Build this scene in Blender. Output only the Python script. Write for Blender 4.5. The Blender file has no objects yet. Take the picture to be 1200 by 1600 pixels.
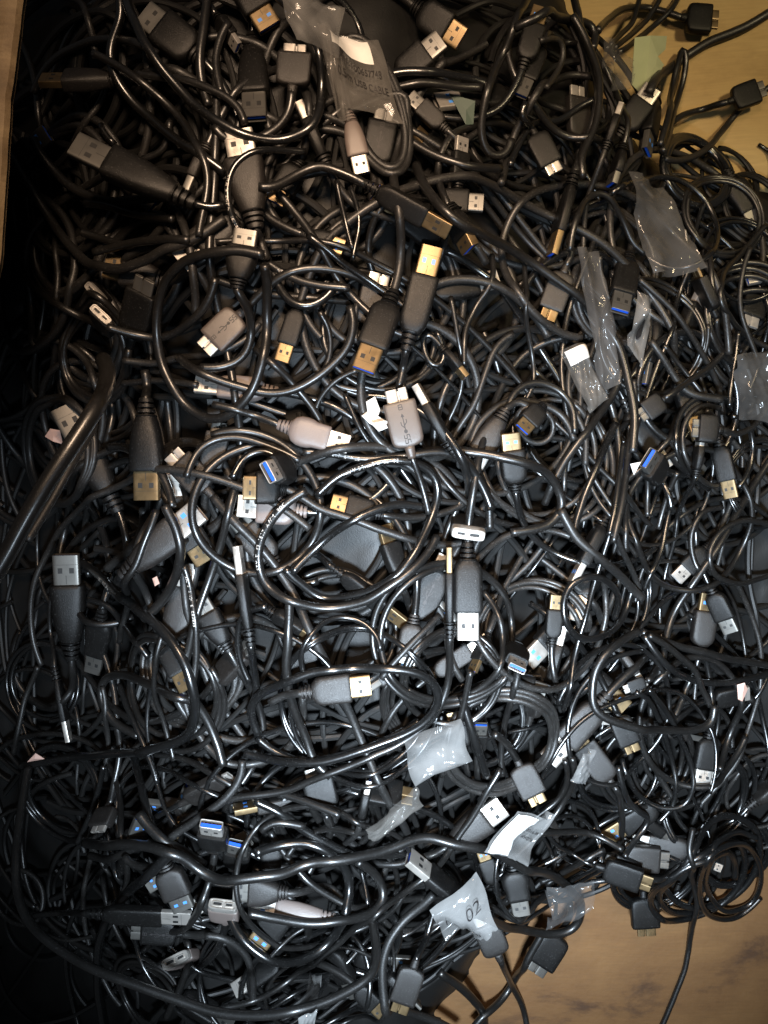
import bpy, math, random
import numpy as np
from mathutils import Vector, Matrix
R = math.radians
random.seed(11); rng = np.random.RandomState(11)
S = bpy.context.scene
COL = S.collection

# ------------------------------------------------------------------ camera
CAMZ = 0.72; F = 1400.0            # focal length in pixels of a 1200x1600 frame
cd = bpy.data.cameras.new('camera'); cam = bpy.data.objects.new('camera', cd); COL.objects.link(cam)
cam.location = (0, 0, CAMZ); cam.rotation_euler = (0, 0, 0)
cd.sensor_fit = 'VERTICAL'; cd.sensor_height = 24.0; cd.lens = 24.0 * F / 1600.0
cd.clip_start = 0.01; cd.clip_end = 50
S.camera = cam
# ------------------------------------------------------------------ light
w = bpy.data.worlds.new('World'); S.world = w; w.use_nodes = True
w.node_tree.nodes['Background'].inputs[0].default_value = (0.85, 0.92, 1.0, 1)
w.node_tree.nodes['Background'].inputs[1].default_value = 0.035
def spot(name, loc, target, watts, col, deg, size, blend=1.0):
    l = bpy.data.lights.new(name, 'SPOT'); l.energy = watts; l.color = col
    l.spot_size = R(deg); l.spot_blend = blend; l.shadow_soft_size = size
    o = bpy.data.objects.new(name, l); COL.objects.link(o); o.location = loc
    o.rotation_euler = (Vector(target) - Vector(loc)).to_track_quat('-Z', 'Y').to_euler()
    return o
spot('warm_lamp', (-0.03, 0.27, 0.80), (0.01, 0.10, 0.2), 28.0, (1.0, 0.71, 0.48), 54, 0.07)
spot('cool_lamp', (0.02, -0.22, 0.77), (0.06, -0.15, 0.2), 80.0, (0.72, 0.86, 1.0), 62, 0.042)
spot('corner_fill_light', (0.42, 0.30, 0.95), (0.32, 0.22, 0.0), 15, (1.0, 0.80, 0.47), 56, 0.05)  # added fill light that brightens the tan corner, not a known lamp
spot('floor_fill_light', (0.40, -0.42, 0.70), (0.20, -0.40, 0.0), 1.8, (1.0, 0.80, 0.60), 50, 0.05)  # added fill light that lifts the brown floor, not a known lamp
S.view_settings.view_transform = 'Standard'; S.view_settings.look = 'None'
S.view_settings.exposure = 0.0; S.view_settings.gamma = 1.0; S.view_settings.use_curve_mapping = False
S.cycles.max_bounces = 6; S.cycles.transparent_max_bounces = 12
S.cycles.caustics_reflective = False; S.cycles.caustics_refractive = False
S.cycles.use_denoising = True

# ------------------------------------------------------------------ materials
def nodes(name):
    m = bpy.data.materials.new(name); m.use_nodes = True
    nt = m.node_tree; return m, nt, nt.nodes['Principled BSDF']
def mat(name, col, rough=0.5, metal=0.0, spec=0.5, nscale=0, namp=0.0, bump=0.0, bscale=900, rvar=0.0, coat=0, dust=0):
    m, nt, b = nodes(name)
    b.inputs['Base Color'].default_value = (*col, 1); b.inputs['Roughness'].default_value = rough
    b.inputs['Metallic'].default_value = metal; b.inputs['Specular IOR Level'].default_value = spec
    tc = nt.nodes.new('ShaderNodeTexCoord')
    if namp or rvar:
        n = nt.nodes.new('ShaderNodeTexNoise'); n.inputs['Scale'].default_value = nscale; n.inputs['Detail'].default_value = 4
        nt.links.new(tc.outputs['Object'], n.inputs['Vector'])
        if namp:
            r = nt.nodes.new('ShaderNodeMapRange'); r.inputs['To Min'].default_value = 1 - namp; r.inputs['To Max'].default_value = 1 + namp
            nt.links.new(n.outputs['Fac'], r.inputs['Value'])
            h = nt.nodes.new('ShaderNodeVectorMath'); h.operation = 'SCALE'; h.inputs[0].default_value = col
            nt.links.new(r.outputs[0], h.inputs['Scale']); nt.links.new(h.outputs[0], b.inputs['Base Color'])
        if rvar:
            r = nt.nodes.new('ShaderNodeMapRange'); r.inputs['To Min'].default_value = rough - rvar; r.inputs['To Max'].default_value = rough + rvar
            nt.links.new(n.outputs['Fac'], r.inputs['Value']); nt.links.new(r.outputs[0], b.inputs['Roughness'])
    b.inputs['Coat Weight'].default_value = coat; b.inputs['Coat Roughness'].default_value = .2
    if dust and namp:
        nd = nt.nodes.new('ShaderNodeTexNoise'); nd.inputs['Scale'].default_value = 1400; nd.inputs['Detail'].default_value = 1
        nt.links.new(tc.outputs['Object'], nd.inputs['Vector'])
        rd = nt.nodes.new('ShaderNodeMapRange'); rd.inputs['From Min'].default_value = .66; rd.inputs['From Max'].default_value = .74
        nt.links.new(nd.outputs['Fac'], rd.inputs['Value'])
        ad = nt.nodes.new('ShaderNodeVectorMath'); ad.operation = 'MULTIPLY_ADD'; ad.inputs[1].default_value = (dust * 3,) * 3
        nt.links.new(rd.outputs[0], ad.inputs[0]); nt.links.new(h.outputs[0], ad.inputs[2]); nt.links.new(ad.outputs[0], b.inputs['Base Color'])
    if bump:
        n2 = nt.nodes.new('ShaderNodeTexNoise'); n2.inputs['Scale'].default_value = bscale; n2.inputs['Detail'].default_value = 3
        nt.links.new(tc.outputs['Object'], n2.inputs['Vector'])
        bp = nt.nodes.new('ShaderNodeBump'); bp.inputs['Strength'].default_value = bump; bp.inputs['Distance'].default_value = 0.0004
        nt.links.new(n2.outputs['Fac'], bp.inputs['Height']); nt.links.new(bp.outputs[0], b.inputs['Normal'])
    return m
CORD = [mat('cord_pvc', (0.007, 0.0066, 0.0062), 0.38, spec=0.5, nscale=60, namp=.4, rvar=.10, bump=.25, bscale=1500, coat=.35, dust=.012),
        mat('cord_pvc_dull', (0.010, 0.0095, 0.009), 0.48, spec=0.5, nscale=50, namp=.4, rvar=.08, bump=.35, bscale=1300, coat=.08, dust=.02),
        mat('cord_pvc_shiny', (0.005, 0.005, 0.005), 0.28, spec=0.55, nscale=40, namp=.4, rvar=.10, bump=.15, bscale=1100, coat=.6, dust=.01),
        mat('cord_pvc_worn', (0.015, 0.014, 0.013), 0.44, spec=0.5, nscale=80, namp=.5, rvar=.12, bump=.4, bscale=1700, coat=.15, dust=.03)]
MOULD = mat('moulded_plastic', (0.005, 0.0048, 0.0046), 0.42, spec=.24, nscale=90, namp=.3, rvar=.1, bump=.35, bscale=2600, dust=.012)
MOULDG = mat('grey_moulded_plastic', (0.012, 0.0105, 0.0095), 0.44, spec=.45, nscale=90, namp=.3, rvar=.08, bump=.5, bscale=2600, dust=.015)
MOULDW = mat('warm_sheen_moulded_plastic', (0.060, 0.046, 0.038), 0.42, spec=.6, nscale=90, namp=.2, rvar=.06, bump=.3, bscale=2400)  # warm base colour paints a lamp reflection onto black bodies
MOULDL = mat('pale_sheen_moulded_plastic', (0.13, 0.105, 0.095), 0.42, spec=.5, nscale=90, namp=.15, bump=.3, bscale=2000)  # pale pinkish base paints in a reflection, as on the oval plug
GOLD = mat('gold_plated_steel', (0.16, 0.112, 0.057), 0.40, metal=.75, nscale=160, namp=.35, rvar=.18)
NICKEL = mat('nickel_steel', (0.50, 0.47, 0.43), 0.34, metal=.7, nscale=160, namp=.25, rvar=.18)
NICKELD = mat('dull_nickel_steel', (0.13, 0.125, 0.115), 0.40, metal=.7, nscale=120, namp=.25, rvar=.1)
BLUE = mat('blue_insert_plastic', (0.012, 0.09, 0.62), 0.4)
WINB = mat('pale_blue_window', (0.06, 0.24, 0.7), 0.4)
DARK = mat('dark_hollow', (0.006, 0.006, 0.006), 0.6)
INK = mat('dark_ink', (0.012, 0.010, 0.010), 0.6)
WHITEINK = mat('white_ink', (0.55, 0.53, 0.5), 0.6)
PAPER = mat('white_paper', (0.72, 0.71, 0.68), 0.6, nscale=200, namp=.06)
SCRAP = mat('pinkish_scrap', (0.62, 0.40, 0.33), 0.5, nscale=150, namp=.25)
CORDD = mat('cord_pvc_dimmed', (0.008, 0.0078, 0.0075), 0.5, spec=.32, nscale=50, namp=.4, rvar=.08, bump=.3, bscale=1300)  # sheen cut so that deep cords look shaded
CORE = mat('deep_tangle_black', (0.010, 0.010, 0.010), 0.6, nscale=30, namp=.4)

def bag_mat(name, tint, fac, rough=0.10):
    m, nt, b = nodes(name)
    b.inputs['Base Color'].default_value = (*tint, 1); b.inputs['Roughness'].default_value = rough
    b.inputs['Specular IOR Level'].default_value = 0.7
    tr = nt.nodes.new('ShaderNodeBsdfTransparent'); mx = nt.nodes.new('ShaderNodeMixShader')
    tc = nt.nodes.new('ShaderNodeTexCoord'); n = nt.nodes.new('ShaderNodeTexNoise'); n.inputs['Scale'].default_value = 38; n.inputs['Detail'].default_value = 3
    nt.links.new(tc.outputs['Object'], n.inputs['Vector'])
    r = nt.nodes.new('ShaderNodeMapRange'); r.inputs['From Min'].default_value = .3; r.inputs['From Max'].default_value = .7
    r.inputs['To Min'].default_value = fac * .5; r.inputs['To Max'].default_value = min(1, fac * 1.5)
    nt.links.new(n.outputs['Fac'], r.inputs['Value']); nt.links.new(r.outputs[0], mx.inputs[0])
    bp = nt.nodes.new('ShaderNodeBump'); bp.inputs['Strength'].default_value = .7; bp.inputs['Distance'].default_value = .0016
    nt.links.new(n.outputs['Fac'], bp.inputs['Height']); nt.links.new(bp.outputs[0], b.inputs['Normal'])
    nt.links.new(tr.outputs[0], mx.inputs[1]); nt.links.new(b.outputs[0], mx.inputs[2])
    nt.links.new(mx.outputs[0], nt.nodes['Material Output'].inputs['Surface']); return m
BAG = bag_mat('clear_polybag', (0.22, 0.21, 0.195), 0.24)
BAGW = bag_mat('cloudy_polybag', (0.30, 0.30, 0.295), 0.28)
BAGD = bag_mat('thin_polybag', (0.16, 0.16, 0.16), 0.2)

def board_mat(name, a, b_, c, sc, stain=True):
    m, nt, b = nodes(name)
    tc = nt.nodes.new('ShaderNodeTexCoord'); mp = nt.nodes.new('ShaderNodeMapping')
    mp.inputs['Scale'].default_value = (1, 1.9, 1); mp.inputs['Rotation'].default_value = (0, 0, R(-24))
    n = nt.nodes.new('ShaderNodeTexNoise'); n.inputs['Scale'].default_value = sc; n.inputs['Detail'].default_value = 12; n.inputs['Roughness'].default_value = .62; n.inputs['Distortion'].default_value = .25
    nt.links.new(tc.outputs['Object'], mp.inputs[0]); nt.links.new(mp.outputs[0], n.inputs['Vector'])
    cr = nt.nodes.new('ShaderNodeValToRGB'); e = cr.color_ramp.elements
    e[0].position = .34; e[0].color = (*a, 1); e[1].position = .60; e[1].color = (*c, 1)
    k = e.new(.43); k.color = (*b_, 1)
    nt.links.new(n.outputs['Fac'], cr.inputs[0])
    mp2 = nt.nodes.new('ShaderNodeMapping'); mp2.inputs['Scale'].default_value = (60, 700, 60); mp2.inputs['Rotation'].default_value = (0, 0, R(-24))
    nf = nt.nodes.new('ShaderNodeTexNoise'); nf.inputs['Scale'].default_value = 1; nf.inputs['Detail'].default_value = 6
    nt.links.new(tc.outputs['Object'], mp2.inputs[0]); nt.links.new(mp2.outputs[0], nf.inputs['Vector'])
    rf = nt.nodes.new('ShaderNodeMapRange'); rf.inputs['To Min'].default_value = .82; rf.inputs['To Max'].default_value = 1.18
    nt.links.new(nf.outputs['Fac'], rf.inputs['Value'])
    vm = nt.nodes.new('ShaderNodeVectorMath'); vm.operation = 'SCALE'; nt.links.new(cr.outputs[0], vm.inputs[0]); nt.links.new(rf.outputs[0], vm.inputs['Scale'])
    nt.links.new(vm.outputs[0], b.inputs['Base Color'])
    n3 = nt.nodes.new('ShaderNodeTexNoise'); n3.inputs['Scale'].default_value = sc * 22; n3.inputs['Detail'].default_value = 5
    nt.links.new(tc.outputs['Object'], n3.inputs['Vector'])
    bp = nt.nodes.new('ShaderNodeBump'); bp.inputs['Strength'].default_value = .3; bp.inputs['Distance'].default_value = .001
    nt.links.new(n3.outputs['Fac'], bp.inputs['Height']); nt.links.new(bp.outputs[0], b.inputs['Normal'])
    b.inputs['Roughness'].default_value = .7; return m
FLOOR = board_mat('stained_brown_cardboard', (0.060, 0.025, 0.007), (0.135, 0.062, 0.017), (0.170, 0.083, 0.025), 10)
TAN = board_mat('tan_cardboard', (0.36, 0.235, 0.085), (0.46, 0.31, 0.12), (0.52, 0.37, 0.15), 5)
EDGE = board_mat('pale_cardboard_edge', (0.12, 0.08, 0.04), (0.15, 0.10, 0.05), (0.24, 0.17, 0.09), 26)
MATS = {}

# ------------------------------------------------------------------ mesh helpers
def mk(name, verts, faces, m, parent=None, smooth=True):
    me = bpy.data.meshes.new(name); me.from_pydata([tuple(v) for v in verts], [], faces)
    me.materials.append(m)
    if smooth: me.shade_smooth()
    o = bpy.data.objects.new(name, me); COL.objects.link(o)
    if parent: o.parent = parent
    return o
def tube_arrays(P, rad, n=10):
    P = np.asarray(P, float); N = len(P)
    T = np.gradient(P, axis=0); T /= np.linalg.norm(T, axis=1)[:, None] + 1e-12
    up = np.array([0, 0, 1.0]); B = np.cross(T, up); B /= np.linalg.norm(B, axis=1)[:, None] + 1e-9
    U = np.cross(B, T)
    a = np.linspace(0, 2 * math.pi, n, endpoint=False)
    rad = np.broadcast_to(rad, (N,))
    V = P[:, None, :] + rad[:, None, None] * (np.cos(a)[None, :, None] * U[:, None, :] + np.sin(a)[None, :, None] * B[:, None, :])
    V = V.reshape(-1, 3)
    i = np.arange(N - 1)[:, None] * n; j = np.arange(n)[None, :]; j2 = (j + 1) % n
    Fq = np.stack([i + j, i + j2, i + n + j2, i + n + j], -1).reshape(-1, 4)
    return V, Fq
def mesh_quads(name, V, Fq, m):
    me = bpy.data.meshes.new(name); nv, nf = len(V), len(Fq)
    me.vertices.add(nv); me.vertices.foreach_set('co', V.astype(np.float32).ravel())
    me.loops.add(nf * 4); me.loops.foreach_set('vertex_index', Fq.astype(np.int32).ravel())
    me.polygons.add(nf); me.polygons.foreach_set('loop_start', np.arange(0, nf * 4, 4, dtype=np.int32))
    me.update(calc_edges=True); me.validate(); me.materials.append(m); me.shade_smooth(); return me
def tube(name, P, rad, m, parent=None, n=10):
    P = np.asarray(P, float)
    rad = np.broadcast_to(rad, (len(P),)).astype(float)
    # rounded closed ends
    P = np.vstack([P[:1], P, P[-1:]]); P[0] += (P[1] - P[2]) * 0.05; P[-1] += (P[-2] - P[-3]) * 0.05
    rad = np.concatenate([[rad[0] * .05], rad, [rad[-1] * .05]])
    V, Fq = tube_arrays(P, rad, n); o = bpy.data.objects.new(name, mesh_quads(name, V, Fq, m)); COL.objects.link(o)
    if parent: o.parent = parent
    return o
def ring(x, hw, ht, e=4.0, n=24, cy=0, cz=0):
    out = []
    for k in range(n):
        a = 2 * math.pi * (k + .5) / n; c, s = math.cos(a), math.sin(a)
        out.append((x, cy + hw * math.copysign(abs(c) ** (2 / e), c), cz + ht * math.copysign(abs(s) ** (2 / e), s)))
    return out
def loft(secs, n=24, cap0=True, cap1=True):
    V = []; Fc = []
    for s in secs: V += ring(*s[:4], n=n, cy=s[4] if len(s) > 4 else 0, cz=s[5] if len(s) > 5 else 0)
    for i in range(len(secs) - 1):
        for k in range(n):
            k2 = (k + 1) % n; Fc.append((i * n + k, i * n + k2, (i + 1) * n + k2, (i + 1) * n + k))
    if cap0: Fc.append(tuple(range(n))[::-1])
    if cap1: Fc.append(tuple((len(secs) - 1) * n + k for k in range(n)))
    return V, Fc
def box(x0, x1, y0, y1, z0, z1):
    V = [(x, y, z) for x in (x0, x1) for y in (y0, y1) for z in (z0, z1)]
    return V, [(0, 1, 3, 2), (4, 6, 7, 5), (0, 4, 5, 1), (2, 3, 7, 6), (0, 2, 6, 4), (1, 5, 7, 3)]
def join(*parts):
    V = []; Fc = []
    for v, f in parts:
        o = len(V); V += list(v); Fc += [tuple(i + o for i in q) for q in f]
    return V, Fc
mm = 0.001
def sc(v): return [(a * mm, b * mm, c * mm) for a, b, c in v]
def strip(pts, wd, z):       # flat stroke with a little thickness
    V = []; Fc = []
    for (x0, y0), (x1, y1) in zip(pts[:-1], pts[1:]):
        d = math.hypot(x1 - x0, y1 - y0) or 1; nx, ny = -(y1 - y0) / d * wd / 2, (x1 - x0) / d * wd / 2
        o = len(V)
        V += [(x0 + nx, y0 + ny, z), (x0 - nx, y0 - ny, z), (x1 - nx, y1 - ny, z), (x1 + nx, y1 + ny, z)]
        Fc.append((o, o + 1, o + 2, o + 3))
    return V, Fc
def emblem(z, x0, big=True):
    """USB trident with a small framed digit and the letters SS, read along +x."""
    P = []
    P.append(strip([(x0, 0), (x0 + 8, 0)], .55, z))
    P.append(strip([(x0 + 2, 0), (x0 + 3.8, 1.7), (x0 + 5.6, 1.7)], .5, z + .01))
    P.append(strip([(x0 + 3.4, 0), (x0 + 5, -1.7), (x0 + 6.6, -1.7)], .5, z + .02))
    P.append(([(x0 + 8, 1.1, z + .03), (x0 + 8, -1.1, z + .03), (x0 + 10, 0, z + .03)], [(0, 1, 2)]))
    c = [(x0 + .2 + 1.1 * math.cos(t * math.pi / 5), 1.1 * math.sin(t * math.pi / 5), z + .03) for t in range(10)]
    P.append((c, [tuple(range(10))]))
    for q in (0, 2.6):         # S S
        a = x0 - 6.2 + q
        P.append(strip([(a, -1.6), (a + 1.9, -1.6), (a + 1.9, 0)][::1], .5, z + .01)); P.append(strip([(a + 1.9, 0), (a, 0), (a, 1.6), (a + 1.9, 1.6)], .5, z + .015))
    if big:
        a = x0 + 12
        P.append(strip([(a, -1.1), (a + 2.6, -1.1), (a + 2.6, 1.1), (a, 1.1), (a, -1.1)], .45, z)); P.append(strip([(a + 1.3, -1.1), (a + 1.3, 1.1)], .45, z + .01))
    return join(*P)

# ------------------------------------------------------------------ connector prototypes (meshes only; +x = tip, origin = cable end)
ME = {}
def pm(key, V, Fc, m, smooth=True):
    me = bpy.data.meshes.new(key); me.from_pydata(sc(V), [], Fc); me.materials.append(m)
    if smooth: me.shade_smooth(); 
    ME[key] = me
def angle_smooth(me, a=35):
    try:
        me.shade_smooth(); me.set_sharp_from_angle(angle=R(a))
    except Exception: pass
def relief(L, r0, r1):
    secs = [(0, r0 * .9, r0 * .9, 2)]
    x = 0.6
    for k in range(3):
        t = k / 3; r = r0 + (r1 - r0) * t
        secs += [(x, r * 1.0, r * .92, 2.4), (x + 1.5, r * 1.06, r * .97, 2.4), (x + 1.6, r * .62, r * .56, 2.2), (x + 2.45, r * .62, r * .56, 2.2)]
        x += 2.6
    secs += [(x, r1 * 1.05, r1, 2.6), (L, r1 * 1.1, r1 * 1.05, 2.8)]
    return loft(secs)
def bodies():
    B = {}
    B['rect'] = [(8.2, 4.2, 3.4, 2.6), (9.5, 5.6, 3.9, 3), (12, 7.3, 4.3, 4), (15, 7.9, 4.5, 5), (34, 8.1, 4.5, 6), (35.6, 7.9, 4.3, 6), (36, 7.5, 4.0, 6)]
    B['taper'] = [(8.2, 4.4, 3.9, 2.4), (11, 5.4, 4.5, 2.6), (16, 6.6, 5.1, 3), (23, 7.6, 5.2, 3.6), (34, 8.0, 4.8, 4.5), (35.6, 7.8, 4.6, 4.5), (36, 7.3, 4.2, 4.5)]
    B['oval'] = [(8.2, 2.6, 2.4, 2.4), (9.0, 5.0, 3.6, 2.4), (11.5, 7.8, 4.3, 3), (15, 9.2, 4.5, 3.2), (19, 9.6, 4.5, 3.2), (23, 9.2, 4.5, 3.4), (26, 8.2, 4.4, 4), (33, 7.9, 4.3, 5), (35.5, 7.8, 4.3, 5), (36, 7.4, 4.0, 5)]
    return B
for k, secs in bodies().items():
    pm('A_' + k, *loft(secs), MOULD)
    angle_smooth(ME['A_' + k], 40)
pm('A_slim', *loft([(8.2, 3.8, 2.9, 2.4), (12, 5.2, 3.1, 3), (20, 7.2, 3.3, 4), (35, 7.8, 3.3, 5), (36, 7.3, 3.0, 5)]), MOULD); angle_smooth(ME['A_slim'], 40)
pm('A_relief', *relief(9, 3.3, 4.6), MOULD); angle_smooth(ME['A_relief'])
def tubeshell(x0, x1, hw, ht, th, e, depth, notch=False):
    o = [(x0, hw, ht, e), (x1 - .15, hw, ht, e), (x1, hw - th * .5, ht - th * .5, e), (x1 - .1, hw - th, ht - th, e), (x1 - depth, hw - th, ht - th, e)]
    return loft(o)
B_ = None
V, Fc = tubeshell(35.5, 50, 6.0, 2.3, .45, 9, 9.5)
pm('A_shell', V, Fc, GOLD); angle_smooth(ME['A_shell'], 35)
pm('A_windows', *join(*[box(41.5, 44.0, y - 1.05, y + 1.05, z0, z1) for y in (-2.6, 2.6) for z0, z1 in ((2.2, 2.36), (-2.36, -2.2))]), WINB, False)
pm('A_insert', *box(40.5, 49.6, -5.3, 5.3, -.2, 1.6), BLUE, False)
pm('A_contacts', *join(*[box(41, 48.5, y - .55, y + .55, -.42, -.22) for y in (-3.6, -1.25, 1.25, 3.6)]), GOLD, False)
pm('A_seam', *join(strip([(36.5, 0), (40.5, 0)], .25, 2.33), strip([(45.5, -5.2), (45.5, 5.2)], .12, 2.33)), DARK, False)
# micro-B 3.0
pm('M_body', *loft([(6.2, 3.2, 2.7, 2.6), (7.0, 7.2, 3.2, 3.2), (8.2, 8.9, 3.5, 4.5), (10, 9.6, 3.7, 6), (15, 9.9, 3.8, 7), (29, 9.9, 3.8, 7), (30.6, 9.7, 3.6, 7), (31, 9.2, 3.2, 7)]), MOULD)
angle_smooth(ME['M_body'], 40)
pm('M_relief', *loft([(0, 2.3, 2.3, 2), (1.5, 2.7, 2.6, 2), (5, 3.0, 2.8, 2.4), (7, 3.4, 3.0, 2.6)]), MOULD)
def off(vf, dy): return [(a, b + dy, c) for a, b, c in vf[0]], vf[1]
pm('M_shell', *join(off(tubeshell(30.5, 38, 3.55, 1.35, .38, 5, 6), 3.2), off(tubeshell(30.5, 38, 2.6, 1.15, .38, 6, 6), -3.6), box(30.6, 36.5, -1.2, -.2, -.7, .7)), NICKEL)
angle_smooth(ME['M_shell'], 35)
pm('M_insert', *join(box(31, 37, 1.0, 5.3, -.45, .1), box(31, 37, -5.3, -1.9, -.35, .15)), DARK, False)
pm('A_emblem', *emblem(4.56, 18, False), INK, False)
pm('M_emblem', *emblem(3.84, 14.5, True), INK, False)
pm('S_body', *loft([(8.2, 2.6, 2.6, 2.6), (10, 5.6, 3.2, 3), (14, 6.6, 3.6, 4), (34, 7.0, 3.8, 5), (36, 6.8, 3.6, 5)]), MOULD)
# moulded rim round the mouth of an end-on socket
pm('rim', *loft([(30.5, 9.5, 3.5, 5), (36.5, 9.3, 3.4, 5), (37.0, 9.0, 3.1, 5), (37.0, 8.2, 2.5, 5), (36.4, 8.0, 2.3, 5)]), NICKEL)
angle_smooth(ME['rim'], 30)
pm('rim_slots', *join(off(loft([(36.3, 3.3, 1.45, 6), (37.3, 3.3, 1.45, 6), (37.3, 2.8, .95, 6), (36.2, 2.8, .95, 6)]), 3.5), off(loft([(36.3, 2.7, 1.3, 6), (37.3, 2.7, 1.3, 6), (37.3, 2.2, .8, 6), (36.2, 2.2, .8, 6)]), -4.0)), NICKEL, False)
pm('rim_hollow', *join(box(36.3, 36.6, .9, 6.1, -.9, .9), box(36.3, 36.6, -6.0, -2.0, -.75, .75)), DARK, False)  # dark boxes paint the shade inside the slots
var = {}
def recol(key, m):
    k = (key, m.name)
    if k not in var:
        me = ME[key].copy(); me.name = key; me.materials[0] = m; var[k] = me
    return var[k]
def part(name, me, parent):
    o = bpy.data.objects.new(name, me); COL.objects.link(o); o.parent = parent; return o

def connector(kind, parent, opts):
    """Builds a connector as a child of parent: connector mesh > strain_relief, metal_shell, insert, windows, emblem."""
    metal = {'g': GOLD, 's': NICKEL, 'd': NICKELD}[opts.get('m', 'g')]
    bm_ = {'k': MOULD, 'y': MOULDG, 'w': MOULDW, 'l': MOULDL}[opts.get('c', 'k')]
    if kind == 'A':
        b = part('usb_plug', recol('A_' + opts.get('b', 'rect'), bm_), parent)
        part('strain_relief', recol('A_relief', bm_), b)
        s = part('metal_shell', recol('A_shell', metal), b)
        part('shell_holes', recol('A_windows', WINB if opts.get('win', 0) else DARK), b)  # thin raised boxes; dark ones paint the shade inside the holes
        part('tongue', ME['A_insert'] if opts.get('blue', 1) else recol('A_insert', DARK), b)
        if not opts.get('fill') and abs(opts.get('r', 0)) < 60: part('shell_seam', ME['A_seam'], b)
        if not opts.get('fill'): part('contacts', ME['A_contacts'], b)
        if opts.get('em'): part('emblem', ME['A_emblem'], b)
    else:
        b = part('micro_plug', recol('M_body', bm_), parent)
        part('strain_relief', recol('M_relief', bm_), b)
        if opts.get('rim'):
            part('mouth_rim', ME['rim'], b); part('slot_rims', ME['rim_slots'], b); part('slot_hollows', ME['rim_hollow'], b)
        else:
            part('metal_shell', recol('M_shell', metal), b); part('tongue', ME['M_insert'], b)
        if opts.get('em'): part('emblem', ME['M_emblem'], b)
    return b

# ------------------------------------------------------------------ pile surface
gx = np.array([0, 150, 300, 600, 900, 1200.]); gy = np.array([0, 400, 800, 1200, 1600.])
ZS = np.array([[.19, .24, .265, .24, .17, .05],
               [.11, .17, .25, .24, .18, .13],
               [.065, .12, .22, .235, .18, .10],
               [.055, .10, .18, .21, .14, .07],
               [.05, .07, .14, .085, .01, .0]])
def wpx(x, y, z): return 600 + x / (CAMZ - z) * F, 800 - y / (CAMZ - z) * F
def pxw(px, py, z):
    D = CAMZ - z; return (np.asarray(px) - 600) / F * D, (800 - np.asarray(py)) / F * D
def zs_px(px, py):
    px = np.clip(px, 0, 1200); py = np.clip(py, 0, 1600)
    i = np.clip(np.searchsorted(gx, px) - 1, 0, len(gx) - 2); j = np.clip(np.searchsorted(gy, py) - 1, 0, len(gy) - 2)
    u = (px - gx[i]) / (gx[i + 1] - gx[i]); v = (py - gy[j]) / (gy[j + 1] - gy[j])
    return (ZS[j, i] * (1 - u) + ZS[j, i + 1] * u) * (1 - v) + (ZS[j + 1, i] * (1 - u) + ZS[j + 1, i + 1] * u) * v
CELL = .002; X0, X1, Y0, Y1 = -.40, .44, -.50, .44
NX, NY = int((X1 - X0) / CELL), int((Y1 - Y0) / CELL)
XX, YY = np.meshgrid(X0 + (np.arange(NX) + .5) * CELL, Y0 + (np.arange(NY) + .5) * CELL)
zc = np.full_like(XX, .18)
for _ in range(12):
    px, py = wpx(XX, YY, zc); zc = .5 * zc + .5 * zs_px(px, py)
H = np.maximum(zc - .030, 0.0)
def cell(x, y):
    return np.clip(((np.asarray(x) - X0) / CELL).astype(int), 0, NX - 1), np.clip(((np.asarray(y) - Y0) / CELL).astype(int), 0, NY - 1)
def hl(x, y, r):
    out = None
    for dx, dy in ((0, 0), (r, 0), (-r, 0), (0, r), (0, -r)):
        i, j = cell(x + dx, y + dy); h = H[j, i]; out = h if out is None else np.maximum(out, h)
    return out
def gsm(a, s):
    k = np.arange(-int(3 * s) - 1, int(3 * s) + 2); g = np.exp(-k * k / (2. * s * s)); g /= g.sum()
    n = len(k) // 2; ap = np.concatenate([np.full(n, a[0]), a, np.full(n, a[-1])]); return np.convolve(ap, g, 'valid')
def settle(x, y, r, sink=.0008):
    h = hl(x, y, r * .8); m = 4
    pad = np.concatenate([np.full(m, h[0]), h, np.full(m, h[-1])])
    hm = np.max(np.stack([pad[k:k + len(h)] for k in range(2 * m + 1)]), 0)
    z = gsm(.55 * hm + .45 * h, 6) + r - sink
    z = np.maximum(z, h + r * .25)
    return gsm(z, 2.5)
OFFS = [(i, j) for i in range(-3, 4) for j in range(-3, 4)]
def stamp(x, y, z, r):
    ci, cj = cell(x, y)
    for i, j in OFFS:
        d = math.hypot(i, j) * CELL
        if d > r + .0012: continue
        ii = np.clip(ci + i, 0, NX - 1); jj = np.clip(cj + j, 0, NY - 1)
        np.maximum.at(H, (jj, ii), z + math.sqrt(max(r * r - d * d, 0)) * .95)
BR = [(640, 1640), (740, 1610), (770, 1545), (820, 1490), (900, 1450), (935, 1412), (1010, 1455), (1090, 1462), (1150, 1440), (1260, 1380), (1260, 1640)]
TR = [(940, -60), (1000, 40), (1010, 115), (1050, 150), (1075, 190), (1140, 205), (1260, 215), (1260, -60)]
def inpoly(px, py, poly):
    px = np.asarray(px, float); py = np.asarray(py, float); c = np.zeros(px.shape, bool); n = len(poly)
    for a in range(n):
        x1, y1 = poly[a]; x2, y2 = poly[a - 1]
        k = ((y1 > py) != (y2 > py)) & (px < (x2 - x1) * (py - y1) / ((y2 - y1) + 1e-9) + x1); c ^= k
    return c
def outside(x, y):
    px, py = wpx(x, y, zs_w(x, y)); return inpoly(px, py, BR) | inpoly(px, py, TR) | (px < -60) | (px > 1290) | (py < -80) | (py > 1680)
def zs_w(x, y):
    i, j = cell(x, y); return zc[j, i]

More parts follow.
